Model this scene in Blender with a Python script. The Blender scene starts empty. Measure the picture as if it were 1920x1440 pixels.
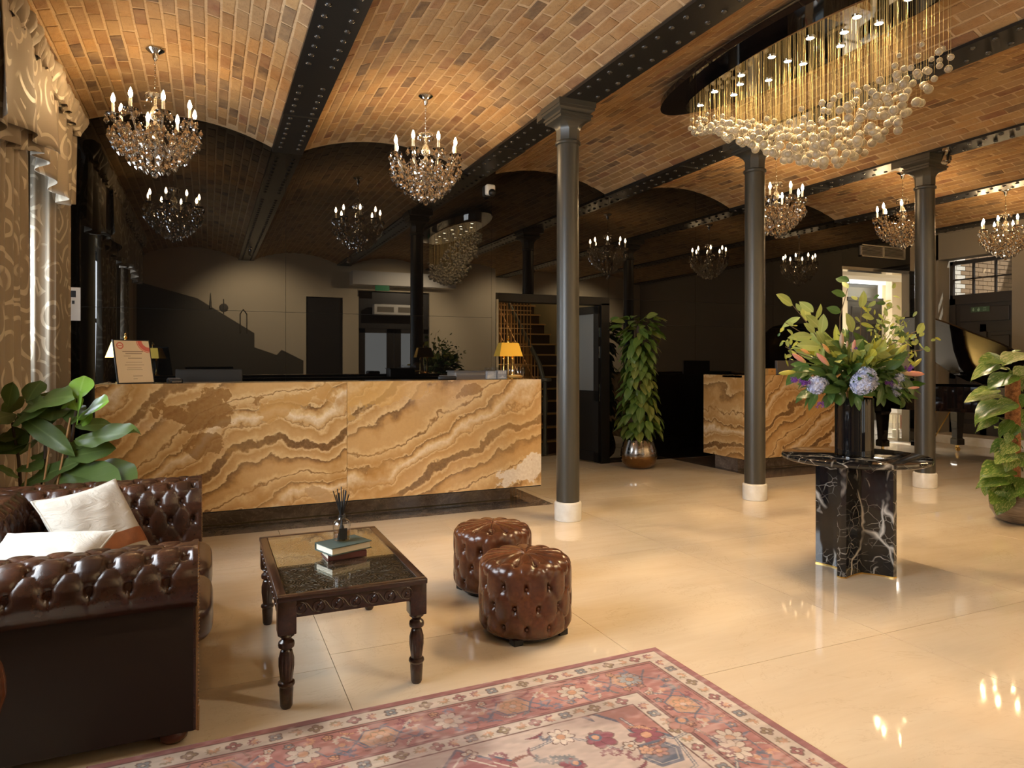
import bpy, bmesh, math, random
import numpy as np
from mathutils import Vector, Matrix, Euler, Quaternion
PI = math.pi
R = random.Random(7)
SC = bpy.context.scene
COL = SC.collection

# ------------------------------------------------------------------ camera, world, light, exposure
F, YAW, EYE = 1290.0, math.radians(23.84), 1.32
CA, SA = math.cos(YAW), math.sin(YAW)
cam = bpy.data.cameras.new('camera')
cam.sensor_width = 36.0
cam.lens = 36.0 * F / 1920.0
cam.shift_y = -44.0 / 1920.0
cam.clip_start, cam.clip_end = 0.02, 200
camo = bpy.data.objects.new('camera', cam)
COL.objects.link(camo)
camo.location = (0, 0, EYE)
camo.rotation_euler = (PI / 2, 0, -YAW)
SC.camera = camo

w = bpy.data.worlds.new('world'); SC.world = w; w.use_nodes = True
wbg = w.node_tree.nodes['Background']
wbg.inputs[0].default_value = (0.78, 0.88, 1.0, 1); wbg.inputs[1].default_value = .6

vs = SC.view_settings
SC.display_settings.display_device = 'sRGB'
vs.view_transform = 'Standard'; vs.look = 'None'; vs.gamma = 1.0; vs.use_curve_mapping = False
vs.exposure = 0.0
cy = SC.cycles
cy.max_bounces = 10; cy.diffuse_bounces = 4; cy.glossy_bounces = 6; cy.transmission_bounces = 8
cy.transparent_max_bounces = 16
cy.caustics_reflective = False; cy.caustics_refractive = False
cy.sample_clamp_indirect = 3.0; cy.sample_clamp_direct = 0.0
cy.blur_glossy = 0.15
cy.use_denoising = True
try: cy.use_light_tree = True
except Exception: pass

WARM = (1.0, 0.67, 0.36)
def lamp(name, kind, loc, power, color, size=0.1, rot=None, **kw):
    l = bpy.data.lights.new(name, kind); l.energy = power; l.color = color
    if kind == 'AREA':
        l.shape = kw.get('shape', 'RECTANGLE'); l.size = size; l.size_y = kw.get('size_y', size)
    else:
        l.shadow_soft_size = size
    if kind == 'SPOT':
        l.spot_size = kw.get('cone', math.radians(90)); l.spot_blend = 0.7
    o = bpy.data.objects.new(name, l); COL.objects.link(o); o.location = loc
    if rot: o.rotation_euler = rot
    return o
def aim(o, target):
    d = Vector(target) - o.location
    o.rotation_euler = d.to_track_quat('-Z', 'Y').to_euler()

# daylight entering through the two windows of the left wall
lamp('window_daylight', 'AREA', (-1.47, 6.2, 1.9), 95, (0.80, 0.90, 1.0), 0.86, (0, -PI / 2, 0), size_y=1.8).rotation_euler = (0, -PI / 2, 0)
o = lamp('window_daylight', 'AREA', (-1.47, 3.05, 1.85), 190, (0.86, 0.93, 1.0), 1.8, None, size_y=2.1)
o.rotation_euler = (0, -PI / 2, 0)
# daylight through the glazed street doors behind the camera and the side lobby
o = lamp('door_daylight', 'AREA', (3.9, -1.25, 1.3), 12, (1.0, 0.9, 0.78), 1.5, (PI / 2, 0, 0), size_y=1.9)
# sun through the fanlight at the far right
sun = lamp('sun', 'SUN', (14, 5, 8), 14.0, (1.0, 0.95, 0.88), 0.01)
aim(sun, (14 - .94, 5 + .45, 8 - 2.0))

# ------------------------------------------------------------------ helpers
def P(u, v, t):
    """world point seen at photo pixel (u, v) at depth t along the view axis"""
    a = (u - 960.0) / F * t; b = EYE + (676.0 - v) / F * t
    return Vector((SA * t + CA * a, CA * t - SA * a, b))
def PY(u, v, Y):
    a = (u - 960.0) / F
    return P(u, v, Y / (CA - SA * a))
def PX(u, v, X):
    a = (u - 960.0) / F
    return P(u, v, X / (SA + CA * a))
def PZ(u, v, z):
    return P(u, v, (EYE - z) * F / (v - 676.0))
def pix(p):
    t = CA * p[1] + SA * p[0]; a = CA * p[0] - SA * p[1]
    if t < 0.05: return (-9999, -9999, t)
    return (960 + F * a / t, 676 - F * (p[2] - EYE) / t, t)
def in_frame(p, m=20):
    u, v, t = pix(p)
    return t > 0.3 and -m < u < 1920 + m and -m < v < 1440 + m

class MB:
    def __init__(s): s.v = []; s.f = []; s.m = []; s.mi = 0; s.uv = None
    def add(s, verts, faces):
        n = len(s.v); s.v.extend(verts); s.f.extend([tuple(i + n for i in f) for f in faces]); s.m.extend([s.mi] * len(faces)); return s
    def box(s, lo, hi, M=None):
        x0, y0, z0 = lo; x1, y1, z1 = hi
        vs_ = [(x0, y0, z0), (x1, y0, z0), (x1, y1, z0), (x0, y1, z0), (x0, y0, z1), (x1, y0, z1), (x1, y1, z1), (x0, y1, z1)]
        if M is not None: vs_ = [tuple(M @ Vector(q)) for q in vs_]
        return s.add(vs_, [(3, 2, 1, 0), (4, 5, 6, 7), (0, 1, 5, 4), (1, 2, 6, 5), (2, 3, 7, 6), (3, 0, 4, 7)])
    def bbox(s, lo, hi, b=0.005, M=None):
        """box with chamfered edges"""
        x0, y0, z0 = lo; x1, y1, z1 = hi
        bm = bmesh.new(); bmesh.ops.create_cube(bm, size=1)
        for q in bm.verts: q.co = Vector((x0 + (q.co.x + .5) * (x1 - x0), y0 + (q.co.y + .5) * (y1 - y0), z0 + (q.co.z + .5) * (z1 - z0)))
        bmesh.ops.bevel(bm, geom=list(bm.edges), offset=b, segments=2, affect='EDGES', profile=0.5)
        s.bm(bm, M); return s
    def bm(s, bm, M=None):
        bm.verts.ensure_lookup_table()
        vs_ = [tuple((M @ q.co) if M is not None else q.co) for q in bm.verts]
        fs = [tuple(q.index for q in f.verts) for f in bm.faces]
        bm.free(); return s.add(vs_, fs)
    def lathe(s, prof, n=24, c=(0, 0, 0), M=None, cap=True, rfun=None):
        vs_ = []; fs = []
        for j, (r, z) in enumerate(prof):
            for i in range(n):
                a = 2 * PI * i / n
                rr = r if rfun is None else rfun(r, z, a)
                p = (rr * math.cos(a), rr * math.sin(a), z)
                vs_.append(p)
        for j in range(len(prof) - 1):
            for i in range(n):
                a = j * n + i; b = j * n + (i + 1) % n
                fs.append((a, b, b + n, a + n))
        if cap:
            if prof[0][0] > 1e-5: fs.append(tuple(reversed(range(n))))
            if prof[-1][0] > 1e-5: fs.append(tuple(range((len(prof) - 1) * n, len(prof) * n)))
        if M is None: M = Matrix.Translation(c)
        return s.add([tuple(M @ Vector(p)) for p in vs_], fs)
    def tube(s, pts, r, n=8, cap=True):
        pts = [Vector(p) for p in pts]; m = len(pts)
        rs = r if isinstance(r, (list, tuple)) else [r] * m
        vs_ = []; fs = []; up = None
        for i, p in enumerate(pts):
            t = (pts[min(i + 1, m - 1)] - pts[max(i - 1, 0)])
            t = t.normalized() if t.length > 1e-9 else Vector((0, 0, 1))
            if up is None:
                up = t.orthogonal().normalized()
            up = (up - t * up.dot(t))
            up = up.normalized() if up.length > 1e-6 else t.orthogonal().normalized()
            sd = t.cross(up)
            for k in range(n):
                a = 2 * PI * k / n
                vs_.append(tuple(p + (up * math.cos(a) + sd * math.sin(a)) * rs[i]))
        for i in range(m - 1):
            for k in range(n):
                a = i * n + k; b = i * n + (k + 1) % n
                fs.append((a, b, b + n, a + n))
        if cap: fs.append(tuple(reversed(range(n)))); fs.append(tuple(range((m - 1) * n, m * n)))
        return s.add(vs_, fs)
    def ball(s, c, r, nu=10, nv=7, sc=(1, 1, 1)):
        prof = [(max(1e-4 if k in (0, nv) else 0, math.sin(PI * k / nv)) , -math.cos(PI * k / nv)) for k in range(nv + 1)]
        M = Matrix.Translation(c) @ Matrix.Diagonal((r * sc[0], r * sc[1], r * sc[2], 1))
        return s.lathe([(q[0], q[1]) for q in prof], nu, M=M, cap=False)
    def grid(s, pts, close_u=False):
        """pts[j][i] of points"""
        nj = len(pts); ni = len(pts[0]); n0 = len(s.v); fs = []
        vs_ = [tuple(p) for row in pts for p in row]
        for j in range(nj - 1):
            for i in range(ni if close_u else ni - 1):
                a = j * ni + i; b = j * ni + (i + 1) % ni
                fs.append((a, b, b + ni, a + ni))
        return s.add(vs_, fs)
    def prism(s, poly, z0, z1, M=None):
        n = len(poly)
        vs_ = [(x, y, z0) for x, y in poly] + [(x, y, z1) for x, y in poly]
        fs = [tuple(reversed(range(n))), tuple(range(n, 2 * n))] + [(i, (i + 1) % n, (i + 1) % n + n, i + n) for i in range(n)]
        if M is not None: vs_ = [tuple(M @ Vector(q)) for q in vs_]
        return s.add(vs_, fs)
    def mesh(s, name, smooth=None):
        me = bpy.data.meshes.new(name)
        me.from_pydata([tuple(q) for q in s.v], [], s.f)
        if max(s.m, default=0) > 0: me.polygons.foreach_set('material_index', s.m)
        me.update()
        if smooth is not None:
            me.polygons.foreach_set('use_smooth', [True] * len(me.polygons))
            if smooth < 179: me.set_sharp_from_angle(angle=math.radians(smooth))
        return me
    def obj(s, name, mat, parent=None, smooth=40, loc=None):
        me = s.mesh(name, smooth)
        for m in (mat if isinstance(mat, (list, tuple)) else [mat]): me.materials.append(m)
        return inst(name, me, parent, loc=loc)

def inst(name, me, parent=None, M=None, loc=None):
    o = bpy.data.objects.new(name, me); COL.objects.link(o)
    if parent is not None: o.parent = parent
    if M is not None: o.matrix_basis = M
    elif loc is not None: o.location = loc
    return o
def tag(o, label=None, cat=None, group=None, kind=None):
    if label: o['label'] = label
    if cat: o['category'] = cat
    if group: o['group'] = group
    if kind: o['kind'] = kind
    return o
def thing(name, label, cat, loc=(0, 0, 0), rz=0.0, group=None, kind=None):
    o = bpy.data.objects.new(name, None); COL.objects.link(o)
    o.empty_display_size = 0.05
    o.location = loc; o.rotation_euler = (0, 0, rz)
    return tag(o, label, cat, group, kind)
def dup(root, loc=None, rz=None, label=None):
    c = root.copy(); COL.objects.link(c)
    if loc is not None: c.location = loc
    if rz is not None: c.rotation_euler = (0, 0, rz)
    if label: c['label'] = label
    def rec(a, b):
        for ch in kids.get(a, ()):
            d = ch.copy(); COL.objects.link(d); d.parent = b; rec(ch, d)
    kids = {}
    for q in list(COL.objects):
        if q.parent is not None: kids.setdefault(q.parent, []).append(q)
    rec(root, c)
    return c
def struct(o, label=None, cat=None):
    o['kind'] = 'structure'
    if label: o['label'] = label
    if cat: o['category'] = cat
    return o
def axis(p0, p1):
    """matrix taking +Z unit segment to p0->p1 direction (no scale), origin p0"""
    d = Vector(p1) - Vector(p0)
    return Matrix.Translation(p0) @ d.to_track_quat('Z', 'Y').to_matrix().to_4x4()

# ------------------------------------------------------------------ materials
MATS = {}
def mat(name, col, rough=0.5, metal=0.0, spec=0.5, **kw):
    m = bpy.data.materials.new(name); m.use_nodes = True
    b = m.node_tree.nodes['Principled BSDF']
    b.inputs['Base Color'].default_value = (*col, 1); b.inputs['Roughness'].default_value = rough
    b.inputs['Metallic'].default_value = metal; b.inputs['Specular IOR Level'].default_value = spec
    if 'trans' in kw: b.inputs['Transmission Weight'].default_value = kw['trans']
    if 'ior' in kw: b.inputs['IOR'].default_value = kw['ior']
    if 'emit' in kw:
        b.inputs['Emission Color'].default_value = (*kw['emit'], 1); b.inputs['Emission Strength'].default_value = kw.get('es', 1)
    if 'coat' in kw:
        b.inputs['Coat Weight'].default_value = kw['coat']; b.inputs['Coat Roughness'].default_value = kw.get('cr', 0.05)
    if 'sheen' in kw: b.inputs['Sheen Weight'].default_value = kw['sheen']
    if 'alpha' in kw: b.inputs['Alpha'].default_value = kw['alpha']
    MATS[name] = m
    return m
class NT:
    """small node-graph helper"""
    def __init__(s, m): s.m = m; s.t = m.node_tree; s.b = s.t.nodes['Principled BSDF']
    def n(s, typ, ins=None, **props):
        nd = s.t.nodes.new(typ)
        for k, v in props.items(): setattr(nd, k, v)
        for k, v in (ins or {}).items():
            sock = nd.inputs[k]
            if isinstance(v, bpy.types.NodeSocket): s.t.links.new(v, sock)
            else: sock.default_value = v
        return nd
    def math(s, op, a, b=0.0, c=None):
        d = {0: a, 1: b}
        if c is not None: d[2] = c
        return s.n('ShaderNodeMath', d, operation=op).outputs[0]
    def coord(s, kind='Object', scale=(1, 1, 1), rot=(0, 0, 0), loc=(0, 0, 0)):
        tc = s.n('ShaderNodeTexCoord')
        mp = s.n('ShaderNodeMapping', {'Vector': tc.outputs[kind], 'Scale': scale, 'Rotation': rot, 'Location': loc})
        return mp.outputs[0]
    def pos(s, scale=(1, 1, 1), rot=(0, 0, 0)):
        g = s.n('ShaderNodeNewGeometry')
        return s.n('ShaderNodeMapping', {'Vector': g.outputs['Position'], 'Scale': scale, 'Rotation': rot}).outputs[0]
    def noise(s, vec, scale, detail=4, rough=0.55, dist=0.0):
        nd = s.n('ShaderNodeTexNoise', {'Vector': vec, 'Scale': scale, 'Detail': detail, 'Roughness': rough, 'Distortion': dist})
        return nd.outputs['Fac'], nd.outputs['Color']
    def ramp(s, fac, stops, interp='LINEAR'):
        nd = s.n('ShaderNodeValToRGB', {'Fac': fac}); e = nd.color_ramp; e.interpolation = interp
        while len(e.elements) < len(stops): e.elements.new(0.5)
        for el, (p, c) in zip(e.elements, stops):
            el.position = p; el.color = (*c, 1) if len(c) == 3 else c
        return nd.outputs['Color']
    def mix(s, fac, a, b, blend='MIX'):
        nd = s.n('ShaderNodeMix', data_type='RGBA', blend_type=blend)
        for k, v in ((0, fac), (6, a), (7, b)):
            if isinstance(v, bpy.types.NodeSocket): s.t.links.new(v, nd.inputs[k])
            elif k == 0: nd.inputs[0].default_value = v
            else: nd.inputs[k].default_value = (*v, 1)
        return nd.outputs[2]
    def col(s, c): s.t.links.new(c, s.b.inputs['Base Color']); return s
    def rough(s, c): s.t.links.new(c, s.b.inputs['Roughness']); return s
    def bump(s, h, strength=0.3, dist=0.01):
        nd = s.n('ShaderNodeBump', {'Height': h, 'Strength': strength, 'Distance': dist})
        s.t.links.new(nd.outputs[0], s.b.inputs['Normal']); return s

# --- stone, brick, metal
m_brick = mat('brick', (.5, .3, .15), .85, spec=.25)
g = NT(m_brick); vc = g.n('ShaderNodeVertexColor', layer_name='tone').outputs[0]
f1, _ = g.noise(g.pos(), 26, 6, .65); f2, _ = g.noise(g.pos(), 5, 3); f3, _ = g.noise(g.pos(), 90, 2)
c = g.mix(g.ramp(f1, [(.3, (.0,) * 3), (.75, (1,) * 3)]), vc, (.20, .11, .05), 'MIX')
c = g.mix(.55, vc, c)
c = g.mix(g.ramp(f2, [(.35, (0,) * 3), (.75, (.65,) * 3)]), c, (.42, .275, .135))
c = g.mix(g.ramp(f3, [(.63, (0,) * 3), (.72, (.55,) * 3)]), c, (.10, .06, .035))
g.col(c); g.bump(f1, .55, .012)
m_mortar = mat('mortar', (.52, .37, .22), .9, spec=.2)
g = NT(m_mortar); f1, _ = g.noise(g.pos(), 40, 4); g.col(g.ramp(f1, [(.3, (.42, .285, .155)), (.7, (.54, .38, .22))])); g.bump(f1, .4, .01)

m_iron = mat('painted_iron', (.012, .011, .010), .36, spec=.4)
g = NT(m_iron); f1, _ = g.noise(g.pos(), 140, 3); g.bump(f1, .15, .004)
m_rivet = mat('rivet_iron', (.03, .026, .022), .22, spec=.6)
m_column = mat('column_paint', (.045, .041, .031), .36, spec=.5)
g = NT(m_column); f1, _ = g.noise(g.pos(), 120, 3); g.bump(f1, .12, .003)
m_base = mat('column_base_stone', (.72, .66, .56), .35)
g = NT(m_base); f1, _ = g.noise(g.pos((1, 1, 1)), 14, 5); g.col(g.ramp(f1, [(.3, (.88, .84, .76)), (.7, (.76, .70, .60))]))

m_floor = mat('cream_marble_tile', (.7, .55, .36), .07, spec=.5)
g = NT(m_floor)
f1, _ = g.noise(g.pos((.6, 3.2, 1)), 1.6, 5, .6, .6); f2, _ = g.noise(g.pos((1, 9, 1)), 5, 5, .6); f3, _ = g.noise(g.pos(), 1.3, 6, .7, 1.2)
c = g.ramp(f1, [(.25, (.67, .55, .40)), (.5, (.71, .595, .45)), (.75, (.75, .65, .51))])
c = g.mix(g.ramp(f2, [(.45, (0,) * 3), (.75, (.14,) * 3)]), c, (.54, .43, .30))
v = g.math('ABSOLUTE', g.math('SUBTRACT', f3, .5))
c = g.mix(g.ramp(v, [(.0, (.22,) * 3), (.006, (0,) * 3)]), c, (.42, .29, .16))
g.col(c)
f4, _ = g.noise(g.pos(), 3, 3); g.rough(g.ramp(f4, [(.3, (.02,) * 3), (.7, (.07,) * 3)]))
m_grout = mat('grout', (.30, .22, .13), .8)
m_stonegrey = mat('grey_stone_tile', (.42, .40, .37), .15)

m_glass_blk = mat('black_glass', (.0045, .004, .0035), .008, spec=.5, ior=1.6)
m_seam = mat('panel_joint', (.05, .045, .04), .4)
m_blackwood = mat('black_wood', (.009, .008, .007), .5, spec=.25)
m_cream = mat('cream_plaster', (.72, .61, .43), .8)
m_white = mat('white_plaster', (.82, .79, .72), .7)
m_wallgrey = mat('taupe_plaster', (.22, .19, .145), .7)
m_doorpaint = mat('dark_door_paint', (.030, .025, .022), .45)

m_emperador = mat('brown_marble', (.05, .03, .02), .09)
g = NT(m_emperador)
f1, _ = g.noise(g.pos((1, 1, 1.6)), 3.2, 7, .65, 1.6); f2, _ = g.noise(g.pos((1, 1, 1)), 4.5, 8, .7, 2.5)
c = g.ramp(f1, [(.3, (.09, .064, .048)), (.55, (.20, .145, .108)), (.75, (.34, .26, .20))])
v = g.math('ABSOLUTE', g.math('SUBTRACT', f2, .5))
c = g.mix(g.ramp(v, [(0, (.8,) * 3), (.010, (0,) * 3)]), c, (.42, .31, .21)); g.col(c)

m_nero = mat('black_marble', (.01, .01, .011), .06)
g = NT(m_nero)
_, c1 = g.noise(g.pos(rot=(.3, .5, .8)), 3.5, 3, .5)
wv = g.n('ShaderNodeVectorMath', {0: c1, 1: (.16, .16, .16)}, operation='MULTIPLY').outputs[0]
def crack(sc, rot, scl, off):
    v_ = g.n('ShaderNodeVectorMath', {0: g.pos(scl, rot=rot), 1: wv}, operation='ADD').outputs[0]
    v_ = g.n('ShaderNodeVectorMath', {0: v_, 1: off}, operation='ADD').outputs[0]
    return g.n('ShaderNodeTexVoronoi', {'Vector': v_, 'Scale': sc}, feature='DISTANCE_TO_EDGE').outputs['Distance']
f2, _ = g.noise(g.pos(), 4.0, 3); f3, _ = g.noise(g.pos((1, 1, 1)), 9, 3)
k1 = g.math('MULTIPLY', g.ramp(crack(3.6, (.4, .7, .3), (1, 1, .45), (0, 0, 0)), [(0, (1,) * 3), (.012, (.55,) * 3), (.03, (0,) * 3)]), g.ramp(f2, [(.42, (0,) * 3), (.6, (1,) * 3)]))
k2 = g.math('MULTIPLY', g.ramp(crack(7.5, (1.1, .2, .9), (1, .5, 1), (3, 1, 2)), [(0, (.75,) * 3), (.02, (0,) * 3)]), g.ramp(f3, [(.50, (0,) * 3), (.62, (1,) * 3)]))
k3 = g.math('MULTIPLY', g.ramp(crack(15, (.2, 1.2, .4), (.5, 1, 1), (7, 4, 2)), [(0, (.4,) * 3), (.03, (0,) * 3)]), g.ramp(f2, [(.48, (0,) * 3), (.60, (1,) * 3)]))
g.col(g.mix(g.math('MAXIMUM', g.math('MAXIMUM', k1, k2), k3), (.009, .009, .010), (.60, .57, .52)))

def onyx(name, seed, rotz, blobs=()):
    m = mat(name, (.6, .38, .16), .12, spec=.45)
    g = NT(m)
    p = g.pos((1, 1, 1)); off = g.n('ShaderNodeVectorMath', {0: p, 1: (seed, seed * .37, seed * .71)}, operation='ADD').outputs[0]
    _, w1 = g.noise(off, .75, 2, .5); _, w2 = g.noise(off, 2.8, 4, .6); _, w3 = g.noise(off, 12, 5, .65)
    sep = g.n('ShaderNodeSeparateXYZ', {0: off}); s1 = g.n('ShaderNodeSeparateColor', {0: w1}); s2 = g.n('ShaderNodeSeparateColor', {0: w2}); s3 = g.n('ShaderNodeSeparateColor', {0: w3})
    d = g.math('SUBTRACT', g.math('MULTIPLY', sep.outputs['Z'], math.cos(rotz)), g.math('MULTIPLY', sep.outputs['X'], math.sin(rotz)))
    d = g.math('ADD', d, g.math('MULTIPLY', s1.outputs[0], .95))
    d = g.math('ADD', d, g.math('MULTIPLY', s2.outputs[1], .34))
    d = g.math('ADD', d, g.math('MULTIPLY', s3.outputs[2], .075))
    fr = g.math('FRACT', g.math('MULTIPLY', d, 1.42))
    A = (.54, .33, .135); B = (.44, .245, .085); Dk = (.135, .070, .026); Md = (.27, .145, .055); L = (.70, .49, .25); Wt = (.78, .64, .44)
    c = g.ramp(fr, [(0, B), (.05, A), (.11, L), (.122, Dk), (.132, Md), (.142, L), (.20, A), (.26, A), (.30, B), (.33, Md), (.36, Dk), (.375, L), (.42, A), (.47, B), (.505, L), (.52, Md), (.535, Dk), (.60, Dk), (.615, L), (.66, A), (.73, B), (.765, L), (.778, Md), (.79, A), (.86, Wt), (.89, L), (.93, B), (.945, Md), (.965, Dk), (.975, L), (1, B)])
    f4, _ = g.noise(off, 1.9, 5, .6); f5, _ = g.noise(off, 42, 4, .65); f6, _ = g.noise(off, 1.2, 2)
    c = g.mix(g.ramp(f6, [(.40, (.0,) * 3), (.65, (.35,) * 3)]), c, A)
    c = g.mix(g.ramp(f4, [(.58, (0,) * 3), (.63, (.65,) * 3)]), c, (.42, .225, .07))
    c = g.mix(g.ramp(f4, [(.30, (.6,) * 3), (.37, (0,) * 3)]), c, (.64, .45, .24))
    for (bx, bz, rx_, rz_, ang, colr, strength) in blobs:      # large inclusions of the slab
        sp2_ = g.n('ShaderNodeSeparateXYZ', {0: p})
        dx = g.math('SUBTRACT', sp2_.outputs['X'], bx); dz_ = g.math('SUBTRACT', sp2_.outputs['Z'], bz)
        u_ = g.math('DIVIDE', g.math('ADD', g.math('MULTIPLY', dx, math.cos(ang)), g.math('MULTIPLY', dz_, math.sin(ang))), rx_)
        v_ = g.math('DIVIDE', g.math('SUBTRACT', g.math('MULTIPLY', dz_, math.cos(ang)), g.math('MULTIPLY', dx, math.sin(ang))), rz_)
        q = g.math('SQRT', g.math('ADD', g.math('MULTIPLY', u_, u_), g.math('MULTIPLY', v_, v_)))
        q = g.math('ADD', q, g.math('MULTIPLY', g.math('SUBTRACT', s2.outputs[0], .5), 4.2)); q = g.math('ADD', q, g.math('MULTIPLY', g.math('SUBTRACT', s3.outputs[0], .5), 1.5))
        c = g.mix(g.math('MULTIPLY', g.ramp(q, [(.80, (1,) * 3), (.90, (1,) * 3), (.96, (0,) * 3)]), strength), c, colr)
        c = g.mix(g.ramp(g.math('ABSOLUTE', g.math('SUBTRACT', q, 1.0)), [(0, (.35,) * 3), (.10, (0,) * 3)]), c, L)
    c = g.mix(g.ramp(f5, [(.35, (.28,) * 3), (.62, (0,) * 3)]), c, (.42, .25, .10))
    g.col(c)
    return m
BRN_ = (.25, .125, .038); WHT_ = (.80, .70, .56)
m_onyx_a = onyx('onyx_slab', 3.1, math.radians(24), [(-.02, .93, .34, .13, .12, BRN_, .9), (.0, .70, .13, .10, .3, BRN_, .8), (.62, .98, .28, .09, .3, (.50, .28, .09), .8), (.86, .25, .14, .06, -.2, (.46, .30, .15), .8)])
m_onyx_b = onyx('onyx_slab_golden', 8.6, math.radians(27), [(2.42, .30, .36, .11, .28, WHT_, .95), (1.35, 1.08, .5, .14, .1, (.60, .35, .11), .7), (2.15, 1.06, .30, .08, .25, BRN_, .8)])
m_onyx_c = onyx('onyx_slab_swirl', 15.3, math.radians(34), [(7.3, .40, .30, .16, .5, WHT_, .9), (6.75, .82, .26, .14, .5, (.58, .34, .11), .7)])

# --- metals, glass, light
m_brass = mat('brass', (.78, .52, .16), .22, 1.0); m_bronzeline = mat('bronze_line', (.10, .07, .03), .5, .6)
m_gold = mat('lamp_gold', (.80, .50, .07), .38, .7)
m_chrome = mat('chrome', (.72, .70, .66), .10, 1.0)
m_mirror = mat('polished_steel', (.80, .78, .74), .02, 1.0)
m_glass = mat('clear_glass', (1, 1, 1), .0, trans=1.0, ior=1.45)
m_crystal = mat('crystal', (1.0, .95, .84), .0, trans=1.0, ior=1.52)
g = NT(m_crystal); tr = g.n('ShaderNodeBsdfTranslucent', {'Color': (1, .93, .76, 1)}); df = g.n('ShaderNodeBsdfDiffuse', {'Color': (1, .94, .80, 1)}); a_ = g.n('ShaderNodeMixShader', {0: .4, 1: tr.outputs[0], 2: df.outputs[0]})
fz = g.n('ShaderNodeLayerWeight', {'Blend': .35}).outputs['Facing']; mx = g.n('ShaderNodeMixShader', {0: g.ramp(fz, [(.0, (.42,) * 3), (.3, (.15,) * 3), (.58, (.36,) * 3), (.84, (.88,) * 3), (1, (.5,) * 3)])})  # milky share by facing paints the bright rim and centre of lit glass
g.t.links.new(g.b.outputs[0], mx.inputs[1]); g.t.links.new(a_.outputs[0], mx.inputs[2]); g.t.links.new(mx.outputs[0], g.t.nodes['Material Output'].inputs[0])
m_smoke = mat('smoked_crystal', (.74, .66, .56), .02, trans=1.0, ior=1.55)
m_bulb = mat('glowing_bulb', (1, .8, .5), .3, emit=(1.0, .68, .35), es=215)
m_down = mat('downlight_lens', (1, .8, .5), .3, emit=(1.0, .80, .50), es=60)
m_thread = mat('steel_thread', (.38, .30, .14), .4, .7)
m_black = mat('black_plastic', (.009, .009, .009), .4, spec=.35)
m_blackgloss = mat('piano_lacquer', (.006, .005, .005), .03, spec=.6)
m_greyplas = mat('grey_plastic', (.12, .11, .105), .4)
m_whiteplas = mat('white_plastic', (.75, .73, .68), .4)
def thin_glass(name, tint, refl=1.0, rough=0.0):
    m = mat(name, tint, rough); t = m.node_tree; g = NT(m)
    tr = g.n('ShaderNodeBsdfTransparent', {'Color': (*tint, 1)}); gl = g.n('ShaderNodeBsdfGlossy', {'Color': (1, 1, 1, 1), 'Roughness': rough})
    bf = g.n('ShaderNodeNewGeometry').outputs['Backfacing']; fr = g.n('ShaderNodeFresnel', {'IOR': g.math('ADD', 1.5, g.math('MULTIPLY', bf, 1 / 1.5 - 1.5))}); mx = g.n('ShaderNodeMixShader', {0: g.math('MULTIPLY', fr.outputs[0], refl), 1: tr.outputs[0], 2: gl.outputs[0]})
    t.links.new(mx.outputs[0], t.nodes['Material Output'].inputs[0]); t.nodes.remove(g.b); return m
m_pane = thin_glass('window_pane', (.95, .97, .97))
# ================================================================== STRUCTURE
BX = [-1.30 + 2.035 * k for k in range(7)]       # beam centre lines
HW = 0.15
Z_FL, Z_SP = 3.43, 3.455
RISE = 0.195
Y0, YB, YB2 = -0.95, 7.30, 7.60                  # front wall, reception wall, right part of the back wall
XL, XR = -1.36, 11.05

# ---- floor: large cream marble tiles
floor = struct(MB().box((XL - .2, Y0 - .3, -.12), (14.8, 12.6, -.016)).obj('floor', m_grout, None, None), 'polished cream marble floor', 'floor')
regs = [((XL, Y0), (XR + .35, 5.63)), ((2.91, 5.63), (XR + .35, 5.91)), ((2.91, 5.91), (5.69, YB2)), ((8.45, 5.91), (XR + .35, YB2)), ((3.2, YB2), (4.6, 8.5))]
tx, ty, gp = 1.245, 1.68, .0016
for i in range(-2, 9):
    x0 = .5 + tx * i
    yo = 3.02 if i < 0 else (2.315 if i % 2 else 2.315 + (.84 if i == 0 else 0))
    for j in range(-4, 6):
        y0 = yo + ty * j
        for (a, b) in regs:
            lx, hx = max(x0, a[0]), min(x0 + tx, b[0]); ly, hy = max(y0, a[1]), min(y0 + ty, b[1])
            if hx - lx < .02 or hy - ly < .02: continue
            e = [lx + (gp if lx == x0 else 0), ly + (gp if ly == y0 else 0), hx - (gp if hx == x0 + tx else 0), hy - (gp if hy == y0 + ty else 0)]
            MB().box((e[0], e[1], -.016), (e[2], e[3], 0)).obj('tile', m_floor, floor, None)
def slab(name, lo, hi, m, n=1, ax=0):
    L = hi[ax] - lo[ax]
    for k in range(n):
        a = list(lo); b = list(hi); a[ax] = lo[ax] + L * k / n + .001; b[ax] = lo[ax] + L * (k + 1) / n - .001
        MB().box(tuple(a), tuple(b)).obj(name, m, floor, None)['label'] = 'dark brown marble floor slab'
slab('marble_slab', (XL, 5.63, -.016), (2.91, YB, .0005), m_emperador, 4)
slab('marble_slab', (5.69, 5.91, -.016), (8.45, YB2, .0005), m_emperador, 3)
slab('lobby_slab', (8.5, YB2, -.016), (14.5, 10.7, .0), m_stonegrey, 5)
MB().box((8.5, 8.55, -.014), (14.5, 8.62, .001)).obj('border_strip', m_black, floor, None)
MB().box((2.9, 8.5, -.016), (6.6, 12.4, .0), ).obj('stair_hall_slab', m_emperador, floor, None)

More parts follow.
